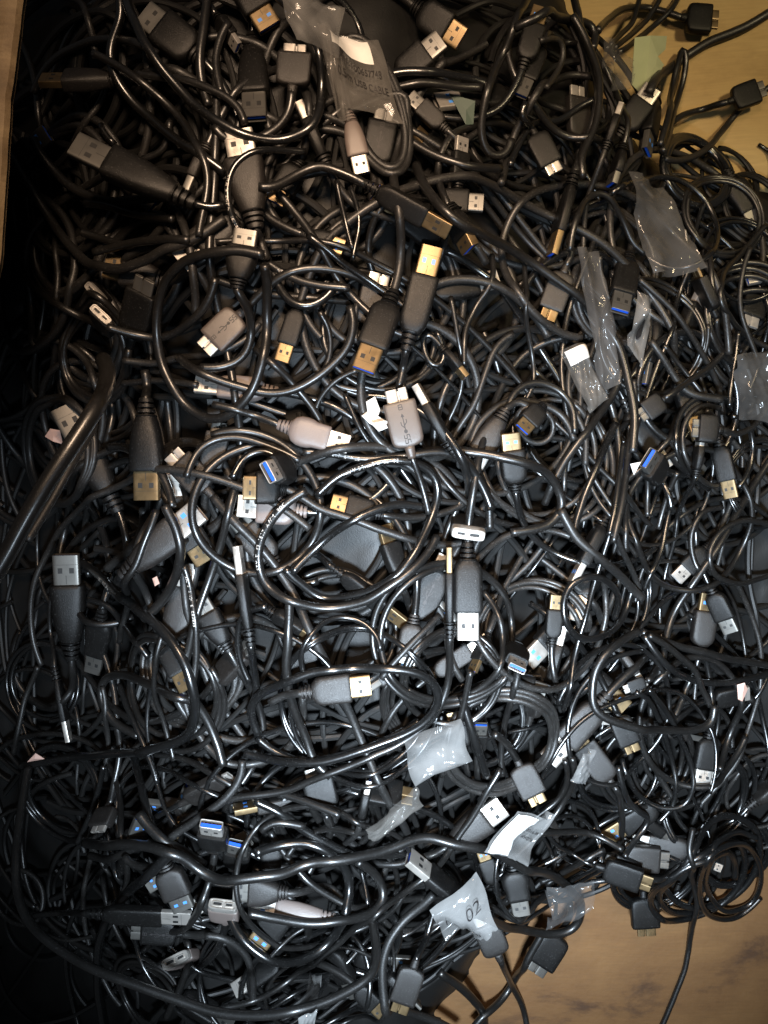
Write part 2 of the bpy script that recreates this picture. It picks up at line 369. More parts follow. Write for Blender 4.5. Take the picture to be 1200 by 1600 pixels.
# ------------------------------------------------------------------ path tools
def catmull(pts, step=3.0):
    P = np.array(pts, float); P = np.vstack([2 * P[0] - P[1], P, 2 * P[-1] - P[-2]]); out = []
    for i in range(1, len(P) - 2):
        p0, p1, p2, p3 = P[i - 1:i + 3]; n = max(2, int(np.linalg.norm(p2 - p1) / step)); t = np.linspace(0, 1, n, endpoint=False)[:, None]
        out.append(.5 * ((2 * p1) + (-p0 + p2) * t + (2 * p0 - 5 * p1 + 4 * p2 - p3) * t ** 2 + (-p0 + 3 * p1 - 3 * p2 + p3) * t ** 3))
    out.append(P[-2][None]); return np.vstack(out)
def resample(P, ds):
    d = np.concatenate([[0], np.cumsum(np.linalg.norm(np.diff(P, axis=0), axis=1))]); n = max(4, int(d[-1] / ds))
    s = np.linspace(0, d[-1], n); return np.stack([np.interp(s, d, P[:, k]) for k in range(P.shape[1])], 1)
def smooth2(P, s):
    if len(P) < 8: return P
    return np.stack([gsm(P[:, k], s) for k in range(P.shape[1])], 1)
def px_path(pts, r, ds=.002, z0=None):
    Q = catmull(pts)
    if z0 is not None:
        z = np.interp(np.linspace(0, 1, len(Q)), np.linspace(0, 1, len(z0)), z0)
        x, y = pxw(Q[:, 0], Q[:, 1], z); return smooth2(resample(np.stack([x, y, z], 1), ds), 2)
    z = zs_px(Q[:, 0], Q[:, 1])
    for _ in range(3):
        x, y = pxw(Q[:, 0], Q[:, 1], z); z = .4 * z + .6 * gsm(hl(x, y, r), 3) + 0 * z
    x, y = pxw(Q[:, 0], Q[:, 1], z)
    P = resample(np.stack([x, y], 1), ds); P = smooth2(P, 1.5)
    z = settle(P[:, 0], P[:, 1], r)
    # re-project so that the path stays where it is seen at its settled height
    zz = np.interp(np.linspace(0, 1, len(Q)), np.linspace(0, 1, len(z)), z)
    for _ in range(2):
        x, y = pxw(Q[:, 0], Q[:, 1], zz); P = smooth2(resample(np.stack([x, y], 1), ds), 1.5); z = settle(P[:, 0], P[:, 1], r)
        zz = np.interp(np.linspace(0, 1, len(Q)), np.linspace(0, 1, len(z)), z)
    n = len(P)
    if n > 12:
        T = np.gradient(P, axis=0); T /= np.linalg.norm(T, axis=1)[:, None] + 1e-9; wv = gsm(rng.normal(size=n), 5) * .0016 + gsm(rng.normal(size=n), 2) * .0003
        P = P + np.stack([-T[:, 1], T[:, 0]], 1) * wv[:, None]
    return np.column_stack([P, z])

def walk(x, y, th, L, kmean, ksig, ds=.002, n_try=30, loose=.04):
    best = None
    for t in range(n_try):
        n = int(L / ds); k = np.zeros(n); k[0] = rng.normal(kmean, ksig)
        for i in range(1, n): k[i] = k[i - 1] + (kmean - k[i - 1]) * ds / .05 + rng.normal() * ksig * math.sqrt(2 * ds / .05)
        k = np.clip(k, -45, 45); a = th + np.concatenate([[0], np.cumsum(k[:-1] * ds)])
        P = np.stack([x + np.cumsum(np.cos(a)) * ds, y + np.cumsum(np.sin(a)) * ds], 1)
        f = outside(P[:, 0], P[:, 1]).mean()
        if best is None or f < best[0]: best = (f, P)
        if f < loose: return P
        kmean = -kmean if t % 2 else kmean + rng.normal() * 8
    P = best[1]; bad = np.where(outside(P[:, 0], P[:, 1]))[0]
    if len(bad) and bad[0] > 12: P = P[:bad[0]]
    elif len(bad): P = P[:12]
    return P

# ------------------------------------------------------------------ things
LAND = []          # (phrase, px, py)
def thing(name, label, cat, loc, group=None):
    o = bpy.data.objects.new(name, None); COL.objects.link(o); o.location = loc
    o['label'] = label; o['category'] = cat
    if group: o['group'] = group
    return o
def local(o, root):
    """keep world placement under a root that only has a location"""
    o.matrix_parent_inverse = Matrix.Translation(-Vector(root.location))

def place_conn(root, kind, tipw, tailw, wm, opts):
    """tipw, tailw: world 3-D points (tail = cable end). wm: width in metres of the metal shell (A) or of the body (M)."""
    d = Vector(tipw) - Vector(tailw); L = d.length; d.normalize()
    up = Vector((0, 0, 1)); y = up.cross(d); y = y.normalized() if y.length > .05 else Vector((0, 1, 0)); z = d.cross(y)
    rot = Matrix((d, y, z)).transposed().to_4x4() @ Matrix.Rotation(R(opts.get('r', 0)), 4, 'X')
    base = .050 if kind == 'A' else .038
    sy = wm / (.012 if kind == 'A' else .0198)
    b = connector(kind, root, opts)
    M = Matrix.Translation(tailw) @ rot @ Matrix.Diagonal((L / base, sy, sy * opts.get('t', 1), 1))
    b.matrix_parent_inverse = Matrix.Identity(4)
    M = Matrix.Translation(-Vector(root.location)) @ M
    b.matrix_basis = M
    return b

def conn_geom(kind, tip, tail, wpxl, opts):
    """world tip/tail resting on the pile"""
    if opts.get('rim') or opts.get('sock'):
        opts['p'] = 66; d_ = math.hypot(tip[0] - tail[0], tip[1] - tail[1]); k_ = (30 if opts.get('rim') else 40) / d_
        tail = (tip[0] + (tail[0] - tip[0]) * k_, tip[1] + (tail[1] - tip[1]) * k_)
    if kind == 'A' and 70 <= opts.get('r', 0) <= 95: wpxl = wpxl * 2.0; opts['b'] = 'slim'
    pitch = R(opts.get('p', 0)); r = opts.get('r', 0)
    zt = float(zs_px(tip[0], tip[1]))
    for _ in range(3):
        a = pxw(tip[0], tip[1], zt); b = pxw(tail[0], tail[1], zt)
        t = np.linspace(0, 1, 12)[:, None]; Q = np.array(b)[None] + t * (np.array(a) - np.array(b))[None]
        h = hl(Q[:, 0], Q[:, 1], .005); hh = float(np.quantile(h, .8))
        wm = wpxl * (CAMZ - zt) / F; sy = wm / (.012 if kind == 'A' else .0198)
        half = (.0045 if kind == 'A' else .0038) * sy
        if abs(math.sin(R(r))) > .6: half *= 1.5
        zt = hh + half - .001 + opts.get('up', 0)
    a = pxw(tip[0], tip[1], zt); b = pxw(tail[0], tail[1], zt); hd = math.hypot(a[0] - b[0], a[1] - b[1])
    dz = hd * math.tan(pitch)
    ztip = zt + .35 * dz; ztail = zt - .65 * dz
    a = pxw(tip[0], tip[1], ztip); b = pxw(tail[0], tail[1], ztail)
    wm = wpxl * (CAMZ - ztip) / F
    return Vector((*a, ztip)), Vector((*b, ztail)), wm, half

def stamp_conn(tip, tail, wm, half, kind, opts):
    t = np.linspace(0, 1, 40)[:, None]; A = np.array(tail)[None] + t * (np.array(tip) - np.array(tail))[None]
    d = (np.array(tip) - np.array(tail))[:2]; n = np.array([-d[1], d[0]]); n /= np.linalg.norm(n) + 1e-9
    bw = wm * (1.3 if kind == 'A' else 1) / 2 * abs(math.cos(R(opts.get('r', 0)))) + .003 * abs(math.sin(R(opts.get('r', 0))))
    for s in np.linspace(-1, 1, 9):
        k = slice(8, None) if abs(s) > .4 else slice(0, None)
        stamp(A[k, 0] + n[0] * bw * s, A[k, 1] + n[1] * bw * s, A[k, 2] + half - .001, .001)

def cord_text(parent, P, s0, text, size, r, sidea=0.0, flip=False):
    cu = bpy.data.curves.new('t', 'FONT'); cu.body = text; cu.size = size; cu.space_character = 1.25
    o = bpy.data.objects.new('t', cu); COL.objects.link(o); dg = bpy.context.evaluated_depsgraph_get(); dg.update()
    me = bpy.data.meshes.new_from_object(o.evaluated_get(dg)); bpy.data.objects.remove(o)
    Q = resample(P, .0005); T = np.gradient(Q, axis=0); T /= np.linalg.norm(T, axis=1)[:, None]
    B = np.cross(T, [0, 0, 1.]); B /= np.linalg.norm(B, axis=1)[:, None]; U = np.cross(B, T)
    co = [v.co.copy() for v in me.vertices]
    if not co: return
    L = max(c.x for c in co)
    out = []
    for c in co:
        x = (L - c.x) if flip else c.x
        i = int(min(len(Q) - 1, max(0, (s0 + x) / .0005))); a = (c.y - size * .35) / r * (1 if flip else -1) + sidea
        v = Q[i] + (r * 1.015) * (math.cos(a) * U[i] + math.sin(a) * B[i]); out.append(v)
    fs = [tuple(p.vertices) for p in me.polygons]
    if flip is False: pass
    bpy.data.meshes.remove(me)
    ob = mk('printed_text', out, fs, WHITEINK, parent, False); local(ob, parent)
    return ob

used_labels = {}
def cable(label, *aa, **kk):
    if len(label.split()) > 16: print('LONG', label)
    return cable_(label, *aa, **kk)
def cable_(label, wpxl, pts=None, a=None, b=None, z0=None, mat_i=None, tailmm=None, land=None, text=None, sink=.0008, ztails=None):
    """a, b: connectors (kind, tip, tail, width, opts) at the start / end of the cord."""
    ends = {}
    for key, c in (('a', a), ('b', b)):
        if c:
            kind, tip, tail, wc, op = c; g = conn_geom(kind, tip, tail, wc, op); ends[key] = (kind, g, op)
    if pts is None:
        kind, (tip, tail, wm, half), op = ends['a']; d = tail - tip; th = math.atan2(d.y, d.x)
        r = wpxl / 2 * (CAMZ - tail.z) / F
        W = walk(tail.x, tail.y, th, (tailmm or rng.uniform(90, 170)) * mm, rng.choice([-1, 1]) * rng.uniform(4, 22), 9)
        P2 = W; z = settle(P2[:, 0], P2[:, 1], r)
        s = np.arange(len(P2)) * .002
        # the cord dives under the tangle
        dive = np.clip((s - .03) / .05, 0, 1); z = z - dive * .010 - r * .6
        P = np.column_stack([P2, z])
    else:
        q = [tuple(p) for p in pts]
        if a: q = [a[2]] + q if math.hypot(q[0][0] - a[2][0], q[0][1] - a[2][1]) > 4 else q
        if b: q = q + [b[2]] if math.hypot(q[-1][0] - b[2][0], q[-1][1] - b[2][1]) > 4 else q
        D = CAMZ - (z0[0] if z0 else float(zs_px(*q[len(q) // 2])))
        r = wpxl / 2 * D / F
        P = px_path(q, r, z0=z0)
    for key in ('a', 'b'):
        if key in ends:
            kind, (tip, tail, wm, half), op = ends[key]; n = min(14, len(P) // 2)
            wgt = (np.cos(np.linspace(0, math.pi, n)) + 1) / 2
            tgt = np.array(tail)
            if key == 'a':
                dlt = tgt - P[0]; P[:n] += wgt[:, None] * dlt[None]
            else:
                dlt = tgt - P[-1]; P[-n:] += wgt[::-1][:, None] * dlt[None]
            # let the cord run a few mm into the relief
            d = (tip - tail).normalized(); e = np.array(tail + d * .002)
            P = np.vstack([e[None], P]) if key == 'a' else np.vstack([P, e[None]])
    P[:, 2] = np.maximum(P[:, 2], r + .0002)
    c0 = P[len(P) // 2]
    for key in ('a', 'b'):
        if key in ends: c0 = np.array(ends[key][1][1]); break
    root = thing('usb_cable', label, 'cable', (float(c0[0]), float(c0[1]), float(max(c0[2] - r, 0))))
    m = CORD[mat_i if mat_i is not None else rng.choice([0, 0, 2, 0, 1, 2])]
    Pm = resample(P, .0026)
    o = tube('cord', Pm, r, m, root, 12); local(o, root)
    for key in ('a', 'b'):
        if key in ends:
            kind, (tip, tail, wm, half), op = ends[key]
            place_conn(root, kind, tip, tail, wm, op); stamp_conn(tip, tail, wm, half, kind, op)
    if text:
        for (s0, tx, sd, fl) in text: cord_text(root, P, s0, tx, r * 1.15, r, sd, fl)
    stamp(P[:, 0], P[:, 1], P[:, 2], r)
    px, py = wpx(c0[0], c0[1], c0[2])
    if land:
        if ends:
            k, g, _ = list(ends.values())[0]; px, py = wpx(g[0].x, g[0].y, g[0].z)
        LAND.append((land, float(px), float(py)))
    return root
def K(kind, tip, tail, w, **op): return (kind, tip, tail, w, op)

# ================================================================== SETTING
fl = mk('box_floor', [(-.75, -.75, 0), (.75, -.75, 0), (.75, .75, 0), (-.75, .75, 0)], [(0, 1, 2, 3)], FLOOR, smooth=False); fl['kind'] = 'structure'
# tan flap at the far right corner: a folded cardboard sheet with real thickness, leaning up away from the pile
def slab(name, quad, th, m):
    a, b, c, d = [Vector(q) for q in quad]; n = (b - a).cross(d - a).normalized() * th
    V = [a, b, c, d, a - n, b - n, c - n, d - n]
    o = mk(name, V, [(0, 1, 2, 3), (7, 6, 5, 4), (0, 4, 5, 1), (1, 5, 6, 2), (2, 6, 7, 3), (3, 7, 4, 0)], m, smooth=False)
    return o
def slab_z(x, y): return .05 + .5 * np.maximum((y - .235) * .9 + (x - .165) * .42 * .9, -1) * .75
def SLAB(x, y): return (x, y, float(slab_z(x, y)))
o = slab('cardboard_wall', [SLAB(.06, .235), SLAB(.47, .225), SLAB(.62, .46), SLAB(.12, .56)], .005, TAN)
o['label'] = 'tan cardboard box wall at the upper right corner behind the pile'; o['category'] = 'box wall'
# green-white sheet lying against the tan flap
z = .155
q = [(990, 62), (1018, 52), (1040, 60), (1038, 80), (1028, 88), (1036, 104), (1020, 128), (1008, 150), (985, 135)]
V = [(*pxw(x, y, .11 + .0002 * (150 - y)), .11 + .0002 * (150 - y) + .003 * math.sin(x * .11)) for x, y in q]
GREEN = mat('pale_green_paper', (0.42, 0.47, 0.28), .5, nscale=60, namp=.2)
n = len(V); V2 = [(x, y, z_ - .0006) for x, y, z_ in V]
o = mk('paper_slip', V + V2, [tuple(range(n)), tuple(range(n, 2 * n))[::-1]] + [(i, n + i, n + (i + 1) % n, (i + 1) % n) for i in range(n)], GREEN, smooth=False)
o['label'] = 'pale green paper slip beside the tan wall at upper right'; o['category'] = 'paper'
# left box wall: pale torn edge near the camera, brown inner face going down
def left_wall():
    n = 26; V = []; Fc = []
    for i in range(n + 1):
        t = i / n; py = -40 + t * 560
        top = .315 - .02 * t
        edge = float(np.interp(py, [-40, 0, 100, 150, 250, 320, 400, 520], [44, 37, 25, 18, 12, 7, 2, -20])) + 1.0 * math.sin(i * 1.9) * rng.rand()
        xi, yy = pxw(edge, py, top); xo, _ = pxw(-90, py, top)
        V += [(xi, yy, top), (xi - .0016, yy, top + .0025), (xi - .006, yy, top + .003), (xo, yy, top + .002), (xo, yy, top - .006), (xi - .0015, yy, top - .006), (xi - .17, yy, 0.001)]
    for i in range(n):
        a = i * 7; b = a + 7
        for k in range(6): Fc.append((a + k, b + k, b + k + 1, a + k + 1))
    return mk('cardboard_wall', V, Fc, EDGE, smooth=False)
o = left_wall(); o['label'] = 'pale torn cardboard box edge along the upper left side'; o['category'] = 'box wall'

# ================================================================== DEEP TANGLE (too many to count)
DEEP = dict(V=[], F=[], M=[], n=0, mats=[])
def deep_add(V, Fq, m):
    if m not in DEEP['mats']: DEEP['mats'].append(m)
    DEEP['V'].append(np.asarray(V)); DEEP['F'] += [tuple(i + DEEP['n'] for i in q) for q in Fq]; DEEP['M'] += [DEEP['mats'].index(m)] * len(Fq); DEEP['n'] += len(V)
def deep():
    st = 4; V = []; g = {}
    sub = H[::st, ::st]; xs = XX[::st, ::st]; ys = YY[::st, ::st]; zz = sub - .004  # added black mound sheet, paints the gaps between cords as deep shade
    px, py = wpx(xs, ys, zz + .02); bad = inpoly(px, py, BR) | inpoly(px, py, TR)
    mk_ = 1.0 - bad
    for _ in range(8):
        q_ = np.pad(mk_, 1, mode='edge'); mk_ = np.minimum(mk_, (q_[:-2, 1:-1] + q_[2:, 1:-1] + q_[1:-1, :-2] + q_[1:-1, 2:]) / 4)
    zz = (zz + rng.rand(*zz.shape) * .004) * np.clip(mk_ * 2.2 - 1.2, 0, 1) - .004
    ny, nx = zz.shape; Vc = np.stack([xs, ys, zz], -1).reshape(-1, 3)
    i, j = np.meshgrid(np.arange(nx - 1), np.arange(ny - 1)); a = (j * nx + i).ravel()
    Fq = np.stack([a, a + 1, a + nx + 1, a + nx], 1)
    allV = [Vc]; allF = [Fq]; o = len(Vc)
    H[bad_full()] = 0
    for k in range(210):
        for _ in range(40):
            x, y = rng.uniform(-.30, .33), rng.uniform(-.36, .32)
            px, py = wpx(x, y, zs_w(x, y))
            if 180 < px < 820 and py < 1000 and rng.rand() < .35: continue
            if not outside(np.array([x]), np.array([y]))[0]: break
        r = rng.uniform(.0014, .0022) if px > 780 or py > 900 else rng.uniform(.0018, .0026)
        P = walk(x, y, rng.uniform(0, 6.28), rng.uniform(.2, .38), rng.choice([-1, 1]) * rng.uniform(0, 22), 5)
        z = settle(P[:, 0], P[:, 1], r, .0022); stamp(P[:, 0], P[:, 1], z, r)
        Q = resample(np.column_stack([P, z]), .004); v, f = tube_arrays(Q, r, 8)
        allV.append(v); allF.append(f + o); o += len(v)
    deep_add(np.vstack(allV), np.vstack(allF).tolist(), CORDD)
def deep_finish():
    me = bpy.data.meshes.new('deep_cable_tangle'); me.from_pydata(np.vstack(DEEP['V']).tolist(), [], DEEP['F'])
    for m in DEEP['mats']: me.materials.append(m)
    me.polygons.foreach_set('material_index', DEEP['M']); me.shade_smooth(); me.set_sharp_from_angle(angle=R(40))
    ob = bpy.data.objects.new('deep_cable_tangle', me); COL.objects.link(ob); ob['kind'] = 'stuff'
    ob['label'] = 'dense dark tangle of cables over a black shade sheet deep down in the pile'; ob['category'] = 'cable tangle'
def bad_full():
    px, py = wpx(XX, YY, np.maximum(H, .02)); return inpoly(px, py, BR) | inpoly(px, py, TR)
deep()
sz = slab_z(XX, YY); okm = (XX > .10) & (YY > .225) & (sz > .02)
H[okm] = np.maximum(H[okm], sz[okm])

# ================================================================== FILLER CABLES (individual)
FILL = []; PLUG = 1.0
def sink_thing(root):
    """fold a finished cable into the one uncountable tangle"""
    bpy.context.view_layer.update()
    obs = list(root.children_recursive)
    for o in obs:
        me = o.data; M = np.array(o.matrix_world); V = np.array([v.co for v in me.vertices]) @ M[:3, :3].T + M[:3, 3]
        deep_add(V, [tuple(p.vertices) for p in me.polygons], me.materials[0])
    for o in obs + [root]: bpy.data.objects.remove(o)
def filler(k):
    for _ in range(60):
        x, y = rng.uniform(-.29, .30), rng.uniform(-.33, .30)
        px, py = wpx(x, y, zs_w(x, y))
        if outside(np.array([x]), np.array([y]))[0]: continue
        if px < 190 and py > 380 and rng.rand() < .3: continue
        if 150 < px < 850 and py < 1000 and rng.rand() < .4: continue
        break
    right = px > 780
    r = rng.uniform(.0013, .0020) if (right or py > 900) and rng.rand() < .75 else rng.uniform(.0019, .0026)
    style = rng.choice(['coil', 'loop', 'run'], p=[.34, .30, .36])
    th = rng.uniform(0, 6.28) if not right or rng.rand() < .4 else rng.choice([1.57, -1.57]) + rng.normal() * .35
    if style == 'coil': P = walk(x, y, th, rng.uniform(.45, .75), rng.choice([-1, 1]) * rng.uniform(22, 36), 1.6)
    elif style == 'loop': P = walk(x, y, th, rng.uniform(.25, .42), rng.choice([-1, 1]) * rng.uniform(12, 24), 4.5)
    else: P = walk(x, y, th, rng.uniform(.2, .36), rng.uniform(-6, 6), 4.5)
    z = settle(P[:, 0], P[:, 1], r); P = np.column_stack([P, z])
    root = thing('usb_cable', 'x', 'cable', (float(P[0, 0]), float(P[0, 1]), float(P[0, 2] - r)))
    ci = int(rng.choice([0, 2, 2, 3, 2, 0] if right or py > 900 else [0, 1, 1, 3, 1, 1]))
    info = dict(root=root, style=style, thin=r < .0018, ends=[], shine=ci)
    geo = []
    for e, pr in ((0, .42), (-1, .2)):
        if rng.rand() > pr * PLUG or (px < 200 and py > 380): continue
        kind = 'A' if rng.rand() < .62 else 'M'
        E = P[e].copy(); t = (P[0] - P[6]) if e == 0 else (P[-1] - P[-7]); a = math.atan2(t[1], t[0]) + rng.normal() * .1
        L = rng.uniform(.045, .054) if kind == 'A' else rng.uniform(.034, .040)
        tip = np.array([E[0] + math.cos(a) * L, E[1] + math.sin(a) * L])
        if outside(tip[:1], tip[1:])[0]: continue
        tt = np.linspace(0, 1, 12); h = hl(E[0] + tt * (tip[0] - E[0]), E[1] + tt * (tip[1] - E[1]), .005)
        z0 = float(np.quantile(h[:6], .7)); z1 = float(np.quantile(h[6:], .7)); wm = (.0118 if kind == 'A' else .0185) * rng.uniform(.88, 1.02)
        half = .0042
        tl = Vector((E[0], E[1], z0 + half - .002)); tp = Vector((tip[0], tip[1], z1 + half - .002 + rng.uniform(-.004, .010)))
        op = dict(r=float(rng.choice([0, 0, 90, 180, 35, -50])) + rng.normal() * 8, m=str(rng.choice(['g', 's', 's', 'd', 'd'])), b=str(rng.choice(['rect', 'rect', 'taper', 'oval'])),
                  c=str(rng.choice(['k', 'k', 'k', 'y'])), win=int(rng.rand() < .6), blue=int(rng.rand() < .8), fill=1, em=int(rng.rand() < .35))
        geo.append((e, kind, tp, tl, wm, half, op))
        n = 12; wgt = (np.cos(np.linspace(0, math.pi, n)) + 1) / 2; dl = np.array(tl) - E
        if e == 0: P[:n] += wgt[:, None] * dl
        else: P[-n:] += wgt[::-1][:, None] * dl
    for e, kind, tp, tl, wm, half, op in geo:
        place_conn(root, kind, tp, tl, wm, op); stamp_conn(tp, tl, wm, half, kind, op)
        info['ends'].append((kind, op)); p = wpx(tp.x, tp.y, tp.z); info.setdefault('at', p)
    P[:, 2] = np.maximum(P[:, 2], r)
    o = tube('cord', resample(P, .003), r, CORD[ci], root, 10); local(o, root)
    stamp(P[:, 0], P[:, 1], P[:, 2], r)
    if 'at' not in info:
        c = P[len(P) // 2]; info['at'] = wpx(c[0], c[1], c[2])
    FILL.append(info)
for k in range(104):
    filler(k); sink_thing(FILL.pop()['root'])
PLUG = 1.0
deep_finish()
# ================================================================== CABLES SEEN IN THE PHOTOGRAPH, deepest first
# --- plugs lying at middle depth: the cord dives under the tangle
cable('black cable whose dull plug with three moulded lines sits beside the tall loop, top left', 14, None, K('A', (225, 22), (318, 95), 44, m='d', blue=0, r=180), land='the moulded lines plug top left')
cable('black cable with small silver plug peeking out between loops at top', 13, None, K('A', (372, 75), (335, 20), 22, m='s', r=60), land='the small silver plug at top')
cable('cable with gold plug and two blue windows entering the picture at the top edge', 14, None, K('A', (422, 44), (365, -50), 38, m='g', win=1, b='rect', p=-4), land='the gold plug at the top edge')
cable('black cable whose rounded plug points down with blue tongue, upper left of the clear bag', 13, None, K('A', (398, 186), (394, 55), 38, m='d', b='taper', p=18, em=1), land='the downward blue tongued plug')
cable('cable with pale grey plug and small gilded end alone at far left', 14, None, K('A', (64, 126), (195, 124), 32, m='g', b='taper', r=40, c='y'), land='the grey plug at far left')
cable('dark cable with broad socket outline plug in the top centre', 14, None, K('A', (690, 62), (610, 130), 34, m='d', p=12), land='the open plug top centre')
cable('cable with wide brown body and gold side, top centre right', 13, None, K('A', (722, 62), (645, 8), 36, m='g', r=20), land='the brown plug top centre')
cable('black cable with plug turned on its edge beside the clear bag coil', 12, None, K('A', (468, 165), (512, 262), 18, m='s', r=90))
cable('cable with blank silver end standing beneath dark body at upper right', 12, None, K('M', (902, 135), (905, 230), 40, m='s', c='y', r=25), land='the grey oval body upper right')
cable('cable with stubby dark plug and pale shell face at upper centre right', 11, None, K('A', (812, 150), (850, 60), 24, m='d', p=10))
cable('cable with blue and gold plug entering at top right of centre', 12, None, K('A', (845, 12), (815, 110), 26, m='g', win=1))
cable('grey ended cable plug standing among thin loops upper centre', 11, None, K('A', (640, 150), (700, 205), 22, m='d', c='y'))
cable('thin cable with dark square plug and silver hinge at upper centre', 10, None, K('A', (722, 215), (715, 300), 22, m='s', r=30))
cable('cable with silver plug beside dark block, upper centre', 11, None, K('A', (755, 318), (672, 312), 28, m='d', c='k'), land='the dull plug right of the bag coil')
cable('cable with long gilded edge lying under the clear coil, upper centre', 12, None, K('A', (735, 390), (700, 320), 20, m='g', r=70))
cable('cable with gold plug below the ribbed brown connector, upper left centre', 13, None, K('A', (430, 318), (470, 250), 30, m='g'))
cable('cable with small gilded plug and blue windows by the wide dark plug, upper centre', 13, None, K('A', (537, 388), (470, 365), 26, m='g', win=1, b='taper'))
cable('cable whose plug stands on edge as a grey slab left of the ribbed brown connector', 13, None, K('A', (293, 302), (325, 225), 17, m='d', r=90, c='y'))
cable('cable with large brownish plug marked with a trident, left of the ribbed connector', 14, None, K('A', (285, 415), (385, 325), 46, m='s', b='taper', em=1, c='y'), land='the brown trident plug at upper left')
cable('cable with buff plug body crossed by loops at left', 13, None, K('A', (165, 415), (262, 440), 38, m='g', b='taper', c='y'))
cable('cable with shaded micro plug mouth facing up, topmost in the dark left zone', 12, None, K('M', (146, 456), (215, 478), 40, m='s', p=35, rim=1), land='the shaded micro plug at left')
cable('cable with micro plug lying under big loop showing its light end, left of centre', 13, None, K('M', (345, 660), (325, 748), 38, m='d', c='y', em=1), land='the dim micro plug under the big loop')
cable('cable with shiny grey plug crossing beneath the big loop', 13, None, K('A', (305, 600), (435, 612), 28, m='s', c='l', b='rect', r=12), land='the shiny grey plug in the big loop')
cable('black cable with a gold nosed plug under the large loop, upper centre left', 13, None, K('A', (440, 565), (470, 470), 24, m='g', b='rect'))
cable('cable with ribbed plug body lying deep, small gold end, left centre', 13, None, K('A', (275, 740), (285, 860), 34, m='s', p=14), land='the silver plug with a blue upper edge')
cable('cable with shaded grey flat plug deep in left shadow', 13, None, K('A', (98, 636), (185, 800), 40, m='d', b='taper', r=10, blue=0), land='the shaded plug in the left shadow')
cable('cable with gold plug with two dark holes below the bright silver plug', 13, None, K('A', (322, 878), (270, 795), 34, m='g'), land='the holed gold plug left of centre')
cable('cable with bright silver plug and two pale blue windows, left of centre', 14, None, K('A', (312, 797), (190, 900), 40, m='s', win=1, b='taper', c='y', p=5), land='the bright silver plug with blue windows')
cable('cable with dim grey plug pointing up left behind the printed loop', 13, [(442, 892), (468, 915), (500, 905)], K('A', (364, 800), (436, 888), 34, m='d', b='rect', c='y'), land='the dim grey plug by the printed loop')
cable('cable with light blue shaded broad plug under the blue ended plug', 13, None, K('A', (372, 790), (480, 800), 36, m='s', c='l'))
cable('cable with small square gold tip beside the printed loop, centre', 12, None, K('A', (518, 785), (600, 805), 28, m='g', r=15))
cable('cable with upright brown ribbed plug body in the middle of the pile', 12, [(633, 925), (640, 955), (655, 990)], K('A', (600, 820), (630, 920), 26, m='g', b='taper', r=30))
cable('cable with dark marked plug lying aslant in the middle', 12, None, K('M', (700, 870), (640, 985), 46, m='s', em=1), land='the dark marked plug in the middle')
cable('cable with gold edged plug tilted on its side below the printed loop', 12, None, K('A', (492, 1002), (415, 950), 26, m='g', r=50), land='the tilted gold plug below the loop')
cable('cable with slim body and gold tip crossing under the printed loop, centre', 12, [(512, 880), (490, 862), (470, 868)], K('A', (632, 975), (516, 884), 22, m='g', r=35), land='the slim gold tip plug in the centre')
cable('cable with pale plug showing blue windows at centre right of the gold tip', 12, None, K('A', (633, 1052), (648, 960), 28, m='d', win=1, c='y'))
cable('cable with shiny white ended grey plug lying aslant, right of centre', 11, None, K('A', (762, 998), (665, 1062), 22, m='s', c='y'), land='the aslant grey plug right of centre')
cable('cable with brown plug showing a blue corner, lower left', 12, None, K('A', (292, 1078), (248, 990), 24, m='g', p=12), land='the brown plug with blue corner')
cable('cable with dark ribbed plug and metal fringe, left of the white slim plug', 12, None, K('A', (310, 935), (358, 1018), 30, m='d', b='taper'))
cable('cable with round ended brown body in shade at left', 12, None, K('A', (145, 1050), (160, 950), 26, m='d', b='oval', p=-30))
cable('cable with long dark tapering plug beneath the diagonal cord, right', 11, [(893, 1022), (870, 1005), (850, 1010)], K('A', (975, 1108), (890, 1028), 34, m='g', win=1, b='taper', em=0), land='the gold plug with pale blue windows, right')
cable('cable with slim upright plug, blue over silver, right of centre', 12, [(856, 1090), (875, 1098), (905, 1085), (925, 1070)], K('A', (881, 978), (855, 1082), 15, m='s', r=80, b='rect'), land='the slim blue and silver plug')
cable('cable with thick black plug whose cord bends under the open faced socket', 12, [(690, 1095), (722, 1087), (755, 1075), (770, 1062)], K('A', (850, 1085), (775, 1062), 34, m='d', b='taper', p=-5))
cable('cable with silver plate plug lying on edge, right of the gold plug', 10, None, K('A', (1006, 1070), (955, 1000), 13, m='s', r=90, c='y'))
cable('cable with tiny two part silver tip right of the gold plug', 10, None, K('M', (975, 1078), (1015, 1062), 20, m='s'))
cable('cable with little gold faced plug dimly lit, right of centre', 10, None, K('A', (870, 930), (862, 1010), 20, m='g'))
cable('cable with brown windowed plug pointing up at right', 10, None, K('A', (1108, 928), (1092, 1025), 27, m='g', win=1, c='y'), land='the brown windowed plug at right')
cable('cable with tilted dark plug with bright edge at right', 9, None, K('A', (1143, 988), (1108, 915), 24, m='d', r=30))
cable('cable with pale broken plug face at far right', 9, None, K('A', (1170, 1082), (1105, 1095), 24, m='s', r=20))
cable('cable with tan plug face pointing left at far right', 9, None, K('A', (1166, 435), (1240, 420), 24, m='s', r=15))
cable('cable with white plug with two holes at the right, low', 9, None, K('A', (1096, 1226), (1110, 1140), 26, m='s', c='k'), land='the white holed plug low on the right')
cable('cable with bright white stub plug between loops at right', 9, None, K('A', (1056, 905), (1110, 850), 22, m='s', c='k'), land='the white stub at right')
cable('cable with thin blue strip plug by the vertical bundle', 9, None, K('A', (935, 826), (925, 770), 16, m='d', p=35))
